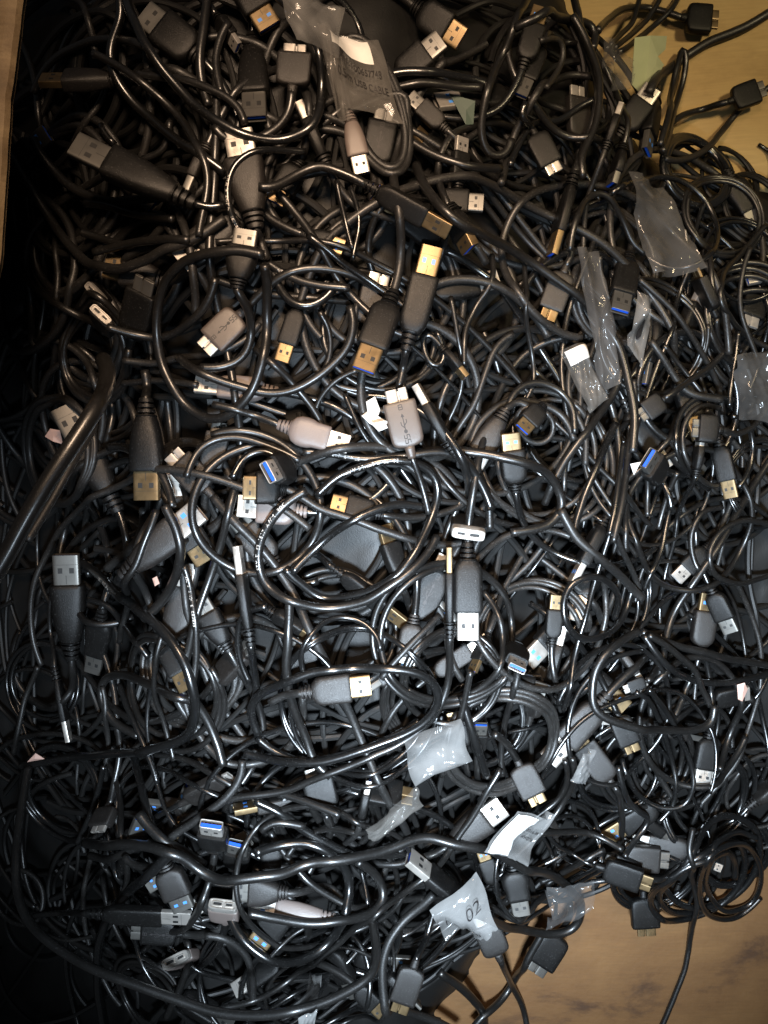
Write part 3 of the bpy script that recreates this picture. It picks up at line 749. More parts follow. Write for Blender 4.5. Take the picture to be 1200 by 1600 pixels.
cable('cable with brown plug by pale grey body, lower right of centre', 11, None, K('M', (900, 1150), (962, 1232), 40, m='g', c='y'), land='the dark micro plug with gold tip')
cable('cable with flat dark socket body and gold edge, lower right', 10, None, K('M', (990, 1175), (962, 1110), 36, m='g', c='k'))
cable('cable with white ended plug and two holes on a grey body, lower right of centre', 13, None, K('A', (856, 1188), (950, 1085), 33, m='s', c='y', b='rect'), land='the white two hole plug')
cable('cable with small gold and blue plug over the lower shiny bag', 10, None, K('A', (708, 1112), (725, 1180), 24, m='g', win=1))
cable('cable with upright blue tongue standing beside the lower shiny bag', 10, None, K('A', (752, 1132), (745, 1180), 20, m='d', p=45))
cable('cable with brown plug holding a blue tongue, right of centre', 10, None, K('A', (738, 1050), (765, 985), 18, m='g', r=60, p=20))
cable('cable with pale blue mark on its dark plug at lower left', 12, None, K('A', (230, 1385), (300, 1340), 24, m='d', win=1))
cable('cable with dark grey square plug at lower centre', 13, None, K('M', (492, 1200), (510, 1275), 50, m='s', c='k'), land='the dark square plug at lower centre')
cable('slim cable plug with a white tip pointing up at lower centre', 10, None, K('A', (577, 1217), (562, 1290), 13, m='s', r=90), land='the slim white tip at lower centre')
cable('cable with faint embossed plug lying in the lower left shade', 12, None, K('M', (205, 1455), (290, 1460), 36, m='d', em=1))
cable('cable with grey body and blue tongue pointing up in the lower left', 12, None, K('A', (372, 1318), (368, 1375), 32, m='d', sock=1), land='the shaded blue tongue at lower left')
cable('cable with pale gold plug with blue tongue lines, lower left', 13, None, K('A', (288, 1420), (255, 1345), 34, m='d', win=1, p=-8, c='y'))
cable('cable with brown diamond shaped plug with blue window at bottom left', 12, None, K('A', (398, 1480), (462, 1395), 36, m='g', win=1), land='the brown diamond plug')
cable('cable with long silver plug and blue window lying level at lower left', 14, None, K('A', (393, 1414), (525, 1434), 24, m='s', win=1, c='l', b='taper', r=25), land='the long silver plug')
cable('cable with white tipped plug near the bottom edge', 12, None, K('A', (366, 1548), (450, 1492), 24, m='s', r=25))
cable('cable with marked dark plug lying level beneath the long wave of cord', 12, None, K('A', (365, 1390), (450, 1395), 34, m='d', b='taper', c='y'))
cable('cable with gold bright end near the bottom edge of the pile', 12, None, K('A', (600, 1585), (550, 1535), 22, m='g'))
cable('cable with cream plug with two dark holes at lower centre right', 12, None, K('A', (785, 1258), (695, 1325), 36, m='s', c='y', b='taper'), land='the cream plug with two dark holes')
cable('cable with small blue lined plug near the long wave, lower right', 10, None, K('A', (752, 1325), (775, 1390), 20, m='g', win=1))
cable('cable with blunt grey body next to the lower clear bag, bottom', 12, None, K('A', (815, 1430), (800, 1345), 28, m='d', b='oval'))
cable('cable with tiny tan and silver end alone in the dark lower right', 9, None, K('A', (1127, 1357), (1085, 1340), 13, m='s'))
cable('cable whose wide grey body lies sideways at the lower right edge of the pile', 11, [(950, 1335), (900, 1352), (850, 1382)], K('M', (1045, 1345), (965, 1338), 40, m='d', c='y'), land='the grey body at the pile edge')
cable('second grey bodied cable tucked below its neighbour at the pile edge', 10, None, K('M', (945, 1345), (1010, 1372), 36, m='d', c='k'))
cable('cable with black block plug hanging over the brown floor', 10, None, K('M', (1010, 1462), (1005, 1390), 44, m='g', c='k'))
cable('cable with dark square plug resting on the floor, bottom right of centre', 10, None, K('M', (835, 1520), (880, 1450), 46, m='d', c='k'))

PLUG = .45
for k in range(50): filler(k)      # cords that cross over the plugs placed so far
# --- thin verticals and arcs on the right
cable('thin cord sloping down right from the blue mouthed plug', 9, [(998, 432), (1025, 460), (1053, 490), (1087, 537), (1113, 580), (1125, 613), (1128, 650)])
cable('thin upright cord in the right half, gently bowed', 8, [(820, 395), (821, 440), (824, 500), (832, 560), (832, 600), (818, 630)])
cable('thin textured cord hanging straight below the crossing, right of centre', 8, [(705, 462), (712, 500), (720, 545), (723, 580), (718, 620), (703, 655), (690, 680)])
cable('cord curving from the upper centre down into the tangle', 9, [(770, 395), (773, 425), (765, 450), (745, 475), (730, 505), (724, 540), (722, 575)])
cable('cord bowing left between the centre plugs and right loops', 10, [(805, 522), (785, 530), (768, 552), (755, 590), (740, 630), (715, 665), (700, 690)])
cable('cable with rounded loop on the right middle, double outline', 9, [(1150, 625), (1110, 620), (1080, 628), (1062, 650), (1055, 685), (1060, 720), (1082, 750), (1110, 765)])
cable('inner cord of the double loop at right middle', 9, [(1125, 640), (1095, 635), (1073, 655), (1067, 690), (1075, 725), (1100, 755), (1125, 757), (1140, 720)])
cable('cord rising in a bow around the brown nosed plug at right', 9, [(1140, 650), (1165, 658), (1177, 690), (1172, 730), (1153, 765)])
cable('cable with dark body and brown nose pointing down at right', 9, [(1120, 680), (1118, 655), (1100, 640)], K('A', (1143, 778), (1121, 682), 22, m='g', r=30), land='the brown nosed plug at right')
cable('thin cable with a small white upright tip at right middle', 8, None, K('A', (1095, 680), (1087, 745), 11, m='s', r=90), land='the small white tip at right')
cable('cord curling at the far right edge, upper half', 9, [(1105, 390), (1110, 430), (1118, 470)])
cable('thin cord making a tall open hook at the far right', 9, [(1200, 350), (1160, 395), (1130, 430), (1125, 465), (1145, 500), (1175, 530), (1210, 550)])
cable('thin cord crossing the tall hook at the far right', 8, [(1175, 385), (1160, 430), (1158, 480), (1172, 525), (1190, 560)])
cable('thin cord running down the far right between hooks', 8, [(1155, 515), (1150, 560), (1143, 610), (1140, 640)])
cable('cord forming a wide ring at the far right middle', 9, [(1210, 822), (1165, 812), (1128, 828), (1108, 862), (1112, 895), (1150, 910), (1210, 900)])
cable('cord curving down left of the far right ring', 9, [(1130, 795), (1098, 800), (1080, 835), (1082, 870), (1092, 895)])
cable('cord sweeping from the knot to the right edge, upper of two', 12, [(1000, 985), (1035, 1000), (1080, 1015), (1130, 1027), (1210, 1040)])
cable('cord sweeping from the knot to the right edge, sagging lower', 11, [(1005, 990), (1040, 1040), (1085, 1062), (1140, 1065), (1210, 1052)])
cable('cord from the knot bending down to the right middle', 10, [(1010, 992), (1050, 1015), (1080, 1040), (1095, 1075), (1112, 1105)])
cable('one of a pair of thin cords running down right from the gold plug', 8, [(990, 1080), (1012, 1090), (1030, 1120), (1045, 1165), (1055, 1215), (1052, 1260), (1030, 1290)])
cable('other of a pair of thin cords running down right from the gold plug', 8, [(1012, 1075), (1040, 1110), (1062, 1150), (1080, 1195), (1083, 1230), (1068, 1258), (1035, 1262), (1000, 1243), (980, 1215), (968, 1180)])
cable('cord crossing low right and running under the grey bodies', 9, [(963, 1195), (975, 1240), (1000, 1270), (1015, 1282), (990, 1310), (970, 1335)])
cable('straight dark cord rising from the knot to the upper right', 9, [(1048, 790), (1040, 830), (1030, 870), (1010, 905), (1003, 925)])
cable('short straight cord leaning into the knot from the left', 9, [(955, 825), (972, 860), (990, 895), (1003, 925)])
for i, (pp, ww, lb) in enumerate([
    ([(990, 590), (992, 640), (985, 690), (978, 740), (968, 800), (955, 850)], 11, 'bright upright cord in the right bundle, nearest the long bag'),
    ([(975, 690), (968, 740), (962, 790), (952, 840)], 9, 'upright cord in the right bundle, second from the left edge'),
    ([(965, 660), (940, 710), (920, 760), (903, 810), (895, 850)], 12, 'thick cord in the right bundle leaning left at the foot'),
    ([(1010, 720), (1012, 760), (1008, 810)], 9, 'short upright cord below the blue mouthed socket at right'),
    ([(1060, 735), (1040, 780), (1030, 830)], 9, 'cord leaning right below the double loop'),
    ([(905, 540), (890, 580), (892, 630), (912, 680), (915, 730)], 10, 'cord hugging the small clear tube bag on its left'),
    ([(955, 420), (970, 470), (985, 500)], 9, 'cord slipping behind the blue mouthed plug, upper right'),
    ([(930, 400), (938, 430), (955, 470)], 8, 'thin cord dropping behind the long clear bag'),
    ([(1015, 530), (1035, 560), (1060, 600), (1085, 618), (1130, 625)], 11, 'cord running from the cloudy bag to the double loop')]):
    cable(lb, ww, pp)
cable('long dark cord leaning from the long bag down left to the coil', 13, [(978, 560), (960, 610), (935, 650), (905, 690), (870, 742), (850, 790)])
cable('black cord arcing over the blue plug coil, right of centre', 12, [(735, 700), (745, 668), (770, 640), (805, 626), (845, 630), (878, 650), (900, 690)])
cable('second arc inside the one over the blue plug coil', 11, [(790, 640), (805, 612), (835, 600), (870, 612), (893, 640), (900, 680)])
cable('cable with light grey oval bodied plug and ribbed neck, right of centre', 11, [(795, 636), (810, 625), (830, 640)], K('A', (735, 735), (790, 640), 32, m='s', c='y', b='taper'), land='the light grey ribbed plug')
cable('cable coiled with a blue edged plug in its ring, right of centre', 9, [(812, 640), (810, 670), (835, 692), (862, 685), (868, 655), (850, 640)], K('A', (815, 672), (850, 632), 26, m='g', p=20), land='the blue edged plug in its ring')
cable('cable with golden plug with blue windows beside the coil', 11, None, K('A', (797, 677), (806, 770), 30, m='g', win=1, p=12), land='the golden windowed plug beside the coil')
cable('micro plug cable with pale gold tip, upper right of centre', 11, [(885, 415), (895, 395), (885, 370)], K('M', (854, 500), (886, 412), 40, m='g', c='y'), land='the micro plug with pale gold tip')
cable('cable with blue mouthed plug facing up at right', 11, [(985, 392), (988, 370), (975, 345)], K('A', (968, 487), (984, 395), 30, m='d', p=30), land='the blue mouthed plug at upper right')
cable('cable with short socket facing up, bright blue strip, at right', 11, [(1045, 770), (1050, 800)], K('A', (1012, 715), (1040, 760), 34, m='d', sock=1), land='the upturned blue strip socket at right')
cable('black body plug at right lying across thin cords', 10, None, K('M', (1000, 650), (1042, 620), 34, m='d', c='k'))
cable('dark cable with black body in the double loop, right middle', 10, None, K('M', (1082, 668), (1130, 672), 44, m='d', c='k'))

# --- upper right region
cable('cord arching left of the oval grey body, upper right', 12, [(925, 122), (890, 117), (858, 132), (828, 165), (805, 205), (792, 250), (780, 290)])
cable('second cord following the arch, upper right', 11, [(930, 150), (905, 165), (870, 190), (835, 195), (810, 230), (795, 262)])
cable('thin cord in the upper right curling over small plugs', 9, [(840, 65), (868, 60), (877, 85), (868, 115), (850, 140)])
cable('cord running level across the top right of centre', 13, [(800, 40), (840, 28), (885, 25), (920, 33), (932, 55), (925, 80)])
cable('thick twin cord running level at upper centre', 15, [(600, 122), (640, 113), (690, 117), (740, 127), (765, 135)])
cable('lower of the thick twin cords at upper centre', 13, [(615, 138), (660, 130), (710, 135), (755, 140)])
cable('long oval loop of black cord at upper right of centre', 13, [(830, -10), (800, 50), (775, 105), (757, 160), (752, 210), (765, 243), (790, 240), (800, 215)])
cable('cable with slim body and gold side, hanging from a long upright cord at upper right', 13, [(895, -10), (903, 35), (917, 75), (930, 120), (932, 165), (920, 210), (900, 262)], None, K('A', (862, 400), (898, 268), 15, m='g', r=80, b='rect'), land='the slim gold sided plug')
cable('cord crossing beside the slim gold sided plug', 12, [(895, 20), (915, 60), (935, 110), (936, 160), (925, 205), (910, 245), (915, 280)])
cable('micro plug cable with white tip pointing down at upper right', 11, [(828, 196), (815, 180), (822, 160)], K('M', (868, 270), (830, 198), 38, m='s', c='k'), land='the white tipped micro plug at upper right')
cable('cable with silver plug pointing up by the pale green slip', 11, None, K('A', (1020, 138), (965, 215), 30, m='s', p=4), land='the silver plug near the green slip')
cable('cable with small bright stub beside the silver plug, upper right', 9, None, K('A', (970, 165), (945, 235), 12, m='s', r=80))
cable('cable with dull upright stub in the upper right dark', 9, None, K('A', (955, 290), (975, 225), 14, m='d', r=80))
cable('wide thin ring of cord over the cloudy coil bag, upper right', 9, [(955, 312), (985, 287), (1030, 273), (1075, 285), (1106, 315), (1120, 358), (1110, 395), (1080, 414), (1040, 415), (1008, 398)])
cable('cord bending around the right of the slim gold sided plug', 10, [(893, 395), (897, 350), (912, 315), (935, 300), (958, 312), (975, 345), (990, 380), (1010, 400)])
cable('tangled cord reaching right past the tan wall, upper right', 10, [(1035, 245), (1060, 250), (1100, 235), (1130, 205), (1160, 170), (1210, 130)], mat_i=1)
cable('black cord sweeping to the right edge across the tan wall', 14, [(1015, 150), (1025, 122), (1050, 95), (1092, 75), (1150, 50), (1215, 12)], mat_i=1)
cable('black block plug cable lying against the tan wall', 12, [(1060, 27), (1030, 16), (1000, 7), (972, 10), (950, 28), (930, 50)], K('M', (1122, 32), (1062, 27), 44, m='g', c='k', up=.004), land='the black block plug on the tan wall')
cable('black plug cable at the right edge below the tan wall', 11, [(1135, 162), (1105, 170), (1070, 178), (1045, 190)], K('M', (1195, 138), (1135, 160), 38, m='d', c='k', up=.004), land='the black plug at the right edge')
cable('thin cord among three running up to the top edge, nearest the pile', 9, [(945, 80), (970, 55), (990, 30), (1000, -10)])
cable('thin cord among three running up to the top edge, middle one', 9, [(958, 78), (990, 50), (1015, 25), (1035, -10)])
cable('thin cord among three running up to the top edge, nearest the tan wall', 9, [(965, 85), (1005, 55), (1040, 25), (1065, -10)])
cable('folded dark cord standing up beside the tan wall', 10, [(1035, 240), (1050, 200), (1062, 150), (1072, 85), (1065, 75), (1055, 110), (1045, 170), (1030, 230)])

# --- left dark region
cable('dim cord at far left sweeping down to the brown plug', 14, [(15, 215), (30, 262), (55, 308), (82, 348), (118, 392), (150, 420), (190, 427), (230, 413), (270, 393), (310, 370), (355, 340)], mat_i=1)
cable('dim cord running level above the buff plug', 13, [(150, 400), (200, 385), (250, 377), (300, 377)])
cable('dim long bow of cord at left above the brown plug', 14, [(48, 215), (70, 248), (100, 283), (135, 303), (175, 312), (225, 310), (290, 300)], mat_i=1)
cable('short cord left of the ribbed connector, lower', 12, [(130, 318), (170, 325), (215, 337), (275, 342)])
cable('small cord arc at upper left inside the shade', 10, [(138, 165), (148, 190), (165, 210), (180, 225)])
cable('cord arc right of the small shade arc, upper left', 11, [(220, 252), (245, 243), (261, 222), (267, 185)])
cable('arching cord across the grey plug at far left', 13, [(52, 150), (80, 95), (120, 68), (165, 56), (215, 65), (250, 85)])
cable('cord at far left running down to the upturned micro plug', 12, [(30, 425), (75, 465), (115, 490), (140, 505)], None, K('M', (157, 490), (170, 545), 42, m='s', p=40, rim=1, c='y'), land='the reddish micro plug at left')
cable('cord passing from the reddish micro plug into the big loop', 13, [(172, 514), (210, 525), (245, 530), (275, 522), (305, 500), (325, 470), (333, 430)])
cable('cord running level across the big loop left side', 10, [(188, 600), (225, 596), (270, 596), (312, 603)])
cable('thin cord under the big loop, low on the left', 12, [(190, 560), (240, 568), (285, 560), (335, 553), (385, 528), (405, 500)])
cable('cord arc left of the big ribbed plug in shade', 14, [(168, 702), (200, 702), (222, 722), (234, 760), (232, 800)])
cable('dim long cord at far left bottom', 9, [(62, 1040), (42, 1085), (28, 1140), (20, 1180)], mat_i=1)
cable('cord loop at lower left around the shade', 14, [(220, 1150), (180, 1130), (160, 1095), (162, 1065), (195, 1053), (235, 1063), (275, 1080), (308, 1105), (335, 1150), (350, 1200)])
cable('thin cord inside the lower left loop', 9, [(183, 1068), (198, 1105), (218, 1150), (240, 1200), (250, 1225)])
cable('thin cord left of the lower left loop', 8, [(160, 1070), (167, 1115), (170, 1165), (160, 1220)])
cable('thin bright cord right of the lower left loop', 8, [(252, 990), (243, 1030), (242, 1085), (258, 1140), (275, 1190)])
cable('cord arc at left beneath the printed diagonal cord', 10, [(140, 935), (170, 950), (200, 985), (235, 1030)])
cable('bright thin cord crossing down from the silver plug, left', 10, [(248, 795), (228, 845), (212, 900), (200, 950), (185, 1005)])
cable('cord bending beside the bright silver plug, left', 14, [(228, 795), (222, 830), (200, 860), (165, 890)])
cable('slim adapter cable hanging with thin lead at far left', 7, [(80, 920), (77, 965), (81, 1005), (84, 1040)], None, K('A', (108, 1158), (85, 1042), 10, m='s', r=85), land='the slim hanging adapter at left')
cable('thin cord rising at lower left toward the micro plug', 9, [(165, 1195), (155, 1235), (135, 1285), (120, 1320)])
cable('cable with small micro plug showing its bright double mouth, lower left', 10, None, K('M', (152, 1300), (172, 1255), 44, m='s', c='y', p=35, r=40), land='the double mouthed micro plug at lower left')

# --- central crossing cords
cable('cord crossing from upper left to the upright gold plug', 13, [(428, 300), (450, 320), (475, 350), (503, 392), (527, 435), (557, 470), (587, 497), (617, 517), (645, 525)])
cable('cord parallel to the crossing, upper centre', 12, [(480, 365), (510, 388), (533, 410), (583, 443), (620, 470), (645, 498)])
cable('thin twin cord hanging below the wavy cable, upper centre', 8, [(525, 278), (533, 310), (543, 350), (550, 395)])
cable('other thin twin cord below the wavy cable, upper centre', 8, [(543, 290), (556, 320), (562, 350), (553, 390), (550, 410)])
cable('cord with two letters printed, curving right of the big loop', 14, [(412, 398), (425, 425), (438, 455), (462, 477), (490, 478), (515, 462), (530, 440)])
cable('cord printed with faint capitals, level above the crossing', 13, [(415, 405), (440, 425), (470, 440), (510, 448), (550, 450)], text=[(.008, 'ASAP', .0, False)])
cable('slim cord arc left of the centre plug', 9, [(495, 485), (511, 510), (516, 545), (508, 575), (493, 597)])
cable('slim upright cord above the blue edged plug', 8, [(558, 470), (555, 500), (557, 540)])
cable('slim cord slanting down left of the centre micro plug', 9, [(538, 612), (555, 650), (572, 685), (590, 712)])
cable('thin cord curving from the blue edged plug to the lower left', 9, [(565, 582), (535, 590), (512, 608), (495, 635), (488, 660)])
cable('thin cord arcs down to the pinkish oval plug', 12, [(395, 545), (440, 580), (468, 612), (490, 640), (505, 670), (500, 705)])
cable('curled cord beside the thin plug right of the gold plug', 10, [(660, 520), (665, 550), (678, 572), (693, 565), (690, 535), (680, 515)], K('A', (728, 590), (688, 540), 12, m='g', r=80))
cable('broad curve of cord with print, right of the centre micro plug', 14, [(640, 705), (700, 703), (770, 712), (833, 728), (862, 748), (877, 785), (862, 815), (830, 828), (795, 832)])
cable('dark printed cord running level above the printed loop', 13, [(470, 705), (520, 710), (570, 718), (630, 712), (690, 705), (740, 728), (765, 780), (765, 830)], text=[(.050, 'AWM', .2, False), (.010, 'E317817  STYLE', .2, False)])
cable('arc of cord over the dim micro plug, left centre', 12, [(293, 750), (302, 715), (325, 692), (360, 683), (400, 690), (440, 706), (470, 725)])
cable('short arc of cord nested under the first, left centre', 12, [(360, 750), (378, 718), (405, 703), (430, 712), (445, 735)])
cable('bright printed thin cord running down, left of centre', 11, [(288, 880), (294, 905), (303, 950), (308, 1000), (306, 1045), (300, 1080)], text=[(.006, '00272  AWM  8  080808', .15, False)])
cable('cord hooking beside the holed gold plug, left', 15, [(252, 790), (272, 820), (283, 860), (275, 905), (248, 945), (225, 965)])
cable('cord looping up over the slim white plug', 10, [(420, 945), (385, 958), (372, 990), (376, 1030), (393, 1068)])
cable('cable with slim body and white tip pointing up, left of centre', 12, [(392, 1015), (398, 1050), (402, 1085), (390, 1120)], K('A', (371, 853), (392, 1010), 15, m='s', r=88), land='the slim white tipped plug left of centre')
cable('upright dark cord through the middle left', 14, [(455, 935), (450, 985), (447, 1040), (457, 1100), (475, 1150), (492, 1190), (520, 1215)])
cable('cord arc right of the dark cord, middle', 9, [(480, 1075), (470, 1020), (490, 985), (520, 965), (560, 968), (590, 990), (598, 1020)])
cable('cord crossing from the centre down to the oval loop', 10, [(690, 960), (650, 1000), (620, 1030), (590, 1060)])
cable('cord at the lower centre bending from the oval loop', 13, [(400, 1150), (435, 1178), (480, 1190), (540, 1180), (600, 1160), (660, 1125)])
cable('dark cord sloping between the bag and the blue tongue', 13, [(720, 1085), (728, 1120), (745, 1165), (762, 1215)])
cable('bright thin cord under the lower shiny bag', 10, [(735, 1045), (728, 1085), (718, 1130), (700, 1180), (688, 1215)])
cable('cord from the open faced socket dropping straight', 10, [(806, 1045), (800, 1085), (790, 1130), (783, 1180), (785, 1215)])
cable('thin arc of cord at the lower right around the white bag', 10, [(895, 1180), (898, 1215), (885, 1250), (850, 1290), (815, 1330), (790, 1350)])
cable('second arc of cord hugging the first at lower right', 9, [(880, 1185), (885, 1215), (872, 1245), (845, 1272), (830, 1285)])
cable('level cord running right from the white bag', 10, [(840, 1300), (880, 1300), (930, 1305), (975, 1330)])
cable('thin level cord beneath the level one, lower right', 9, [(845, 1385), (880, 1365), (915, 1345), (950, 1330)])
cable('cord crossing down from the twin arcs, lower centre', 14, [(395, 1250), (440, 1272), (480, 1300), (520, 1322), (555, 1340)])
cable('short bright cord beside the dark square plug', 12, [(432, 1240), (465, 1248), (500, 1262), (535, 1275)])
cable('arc of cord opening left, lower centre', 12, [(405, 1300), (425, 1285), (455, 1285), (480, 1290)])
cable('thin pale upright cord at the bottom centre', 7, [(563, 1355), (572, 1400), (583, 1450), (590, 1500), (588, 1530)])

# --- upper left loops (top of the pile)
cable('dark upright cord left of the top loop', 15, [(328, -10), (318, 40), (312, 90), (316, 135), (325, 170)])
cable('short arched cord between the tall loops, top left', 13, [(360, 32), (343, 60), (337, 95), (345, 130), (352, 148)])
cable('cord wandering right over the loops to the blue tongued plug', 13, [(215, 120), (258, 125), (300, 131), (340, 143), (368, 160), (382, 185), (384, 200)])
cable('long bowed cord running down left of the top loop', 15, [(190, -10), (190, 25), (176, 60), (172, 92), (185, 128), (212, 165), (250, 200), (290, 230), (325, 253), (352, 275)])
cable('cord crossing the bowed cord and turning down, upper left', 13, [(143, 80), (170, 95), (197, 110), (233, 137), (277, 177), (300, 213), (320, 253), (324, 295), (315, 340), (303, 370)])
cable('micro plug cable with flat grey end, its cord in a hook, upper left centre', 15, [(455, 142), (452, 172), (433, 202), (402, 220), (365, 224), (345, 210), (335, 192)], K('M', (462, 70), (456, 148), 54, m='s', c='y'), land='the flat grey micro plug, upper left centre')
cable('great round loop of cord at the top left of the bag', 15, [(197, -5), (208, 30), (232, 75), (262, 120), (300, 162), (340, 190), (385, 210), (430, 220), (465, 212), (490, 195), (500, 160), (502, 120), (495, 75), (473, 35), (445, 5), (420, -15)], land='the great round loop at top')
cable('plug cable lying dark with ribbed neck, far upper left', 13, [(308, 320), (330, 325), (355, 318)], K('A', (116, 226), (305, 318), 42, m='d', b='taper', blue=0, r=12), land='the long dark plug at upper left')
cable('cable with stout brown ribbed connector, its cord running down', 14, [(402, 362), (410, 385), (418, 410)], K('A', (372, 205), (400, 358), 46, m='s', b='taper', c='y'), land='the stout ribbed connector, upper left centre')
cable('printed cord bending round the stout ribbed connector', 11, [(480, 232), (430, 233), (390, 240), (367, 258), (357, 288), (358, 322), (370, 353), (390, 382), (412, 405)], text=[(.048, 'AWM  8  BOMA   E0110111', .1, False)])
cable('wavy cable ending in a wide dark plug with a gold nose, upper centre', 14, [(400, 292), (425, 294), (445, 284), (470, 270), (500, 260), (532, 268), (565, 284)], None, K('A', (702, 362), (568, 286), 26, m='g', r=35, b='rect'), land='the wide dark plug with gold nose')
cable('cord swinging from the bag coil to the right', 13, [(635, 212), (665, 232), (705, 250), (745, 262), (785, 262)])
cable('long cord sweeping diagonally to the right side of the pile', 14, [(650, 255), (665, 295), (700, 335), (750, 365), (805, 397), (860, 430), (905, 463), (945, 507), (970, 550), (985, 605), (992, 660), (990, 710)], mat_i=0, land='the long diagonal cord')

# --- central top objects
cable('cable with fat ribbed plug pointing down, gold shell, left centre', 14, [(230, 625), (230, 600), (225, 575)], K('A', (230, 782), (228, 622), 40, m='g', b='taper'), land='the fat ribbed plug at left')
cable('micro plug cable showing white tip and trident mark inside the big loop', 14, None, K('M', (318, 546), (384, 482), 48, m='s', em=1, c='w'), land='the trident micro plug in the big loop')
cable('cable with ribbed neck and hooked cord inside the big loop', 14, [(372, 458), (388, 485), (392, 525), (378, 558), (345, 575), (310, 572)], K('A', (385, 360), (370, 452), 38, m='d', b='taper'))
cable('cord sweeping low through the big loop to the right', 14, [(275, 558), (300, 575), (340, 593), (385, 607), (430, 615), (470, 605), (510, 578), (540, 547), (550, 510), (545, 475)])
cable('big round loop of black cord left of centre', 15, [(415, 400), (375, 392), (330, 397), (290, 410), (263, 435), (250, 475), (247, 530), (258, 580), (285, 630), (325, 655), (362, 648), (392, 615), (410, 565), (418, 505), (419, 450), (410, 410)], land='the big round loop')
cable('oval plug cable with painted pinkish sheen and white end, centre left', 12, [(432, 662), (405, 652), (370, 640), (330, 628)], K('A', (545, 695), (434, 663), 30, m='s', c='l', b='oval'), land='the pinkish oval plug')
cable('cable with gold plug, blue edge facing left, whose cord crosses the middle', 13, [(450, 768), (478, 782), (520, 800), (560, 815), (600, 828), (650, 843), (700, 852), (748, 847)], K('A', (380, 762), (447, 764), 38, m='g', p=14), land='the gold plug with blue left edge')
cable('black cable with upturned socket showing blue tongue, centre left', 14, None, K('A', (418, 738), (500, 715), 36, m='s', b='oval', sock=1), land='the upturned blue socket')
cable('inner cord of the centre loop ending at the ribbed neck', 14, [(440, 888), (465, 912), (505, 938), (550, 932), (597, 915), (635, 883), (660, 840), (677, 800), (684, 762), (668, 733), (633, 719), (585, 723), (535, 741), (490, 772)], text=[(.165, 'E317817 STYLE AWM', -.2, False)])
cable('printed outer cord of the centre loop', 14, [(480, 762), (450, 785), (425, 815), (408, 850), (404, 885), (416, 915), (445, 935), (500, 951), (545, 945), (585, 930), (635, 898), (668, 865), (685, 835)], text=[(.014, 'STYLE  E311817  AWM  80C', .15, True)])
cable('brown lit cord leaning up right through the centre loop', 14, [(455, 898), (478, 872), (500, 850), (543, 817), (583, 797), (625, 788), (665, 795)])
cable('dark ribbed cable with gold windowed plug pointing up, upper centre', 12, [(633, 552), (630, 575), (622, 610)], K('A', (676, 386), (634, 548), 34, m='g', win=1, b='rect'), land='the upright gold plug with blue windows')
cable('cable with gold plug edged in blue pointing down left, centre', 14, None, K('A', (567, 580), (615, 455), 38, m='g', p=16), land='the gold plug edged in blue')
cable('slim plug cable with white tip beside the centre micro plug', 14, [(712, 712), (735, 730), (757, 765), (765, 800)], K('A', (650, 602), (710, 708), 16, m='s', r=78), land='the slim white plug beside the centre micro plug')
cable('black micro plug with painted brown sheen, trident mark and two white tips, centre', 10, [(645, 712), (655, 745), (666, 775), (676, 805)], K('M', (618, 608), (644, 716), 52, m='s', em=1, c='w', p=3), land='the centre micro plug')
cable('cable with cream rimmed socket mouth facing up, right of the centre', 13, None, K('M', (732, 836), (728, 778), 56, m='s', p=55, rim=1), land='the cream rimmed socket')
cable('cable with white plug pointing down below the cream rimmed socket', 12, None, K('A', (731, 1000), (731, 848), 34, m='s', b='rect', p=2), land='the white downward plug')
cable('slim cable whose long cord sweeps from a brown tip down to the lower left', 12, [(703, 1003), (704, 1040), (697, 1085), (670, 1130), (620, 1165), (565, 1190), (510, 1212), (460, 1231), (410, 1242), (360, 1248), (310, 1275), (265, 1305)], K('A', (702, 855), (703, 998), 13, m='g', r=85), land='the slim brown tipped plug')
cable('wide oval loop of cord in the lower centre', 14, [(405, 1150), (395, 1120), (400, 1093), (433, 1072), (483, 1053), (545, 1045), (600, 1045), (653, 1054), (680, 1075), (684, 1100), (665, 1130), (617, 1155), (567, 1172), (505, 1190), (440, 1190), (380, 1175)], land='the wide oval loop')
cable('black block plug with gold end lying inside the oval loop', 13, [(468, 1083), (445, 1085), (420, 1098)], K('A', (579, 1070), (470, 1083), 34, m='g', b='rect', c='y'), land='the block plug in the oval loop')
cable('round mouthed socket cable facing up with blue comb, right of centre', 10, [(806, 1000), (812, 1030), (803, 1080)], K('A', (808, 1045), (806, 990), 28, m='s', sock=1, b='oval'), land='the blue combed socket')
cable('small ring of cord right of centre', 11, [(985, 915), (978, 960), (955, 990), (915, 1000), (888, 980), (880, 945), (893, 913), (920, 900), (948, 908), (965, 935), (960, 970)])
cable('thick cord running diagonally into the knot at right', 14, [(873, 795), (888, 818), (905, 843), (938, 873), (973, 905), (1005, 938)], land='the knot')
cable('big ring of cord around the gold plug, right', 13, [(1000, 985), (965, 1005), (935, 1035), (925, 1070), (930, 1108), (965, 1128), (1020, 1140), (1075, 1142), (1110, 1132), (1118, 1100)])
cable('micro plug cable with brown tip over the white bag, lower right', 12, [(805, 1182), (790, 1160), (770, 1145)], K('M', (842, 1256), (806, 1184), 42, m='g', c='y', p=4), land='the brown tipped micro plug over the white bag')

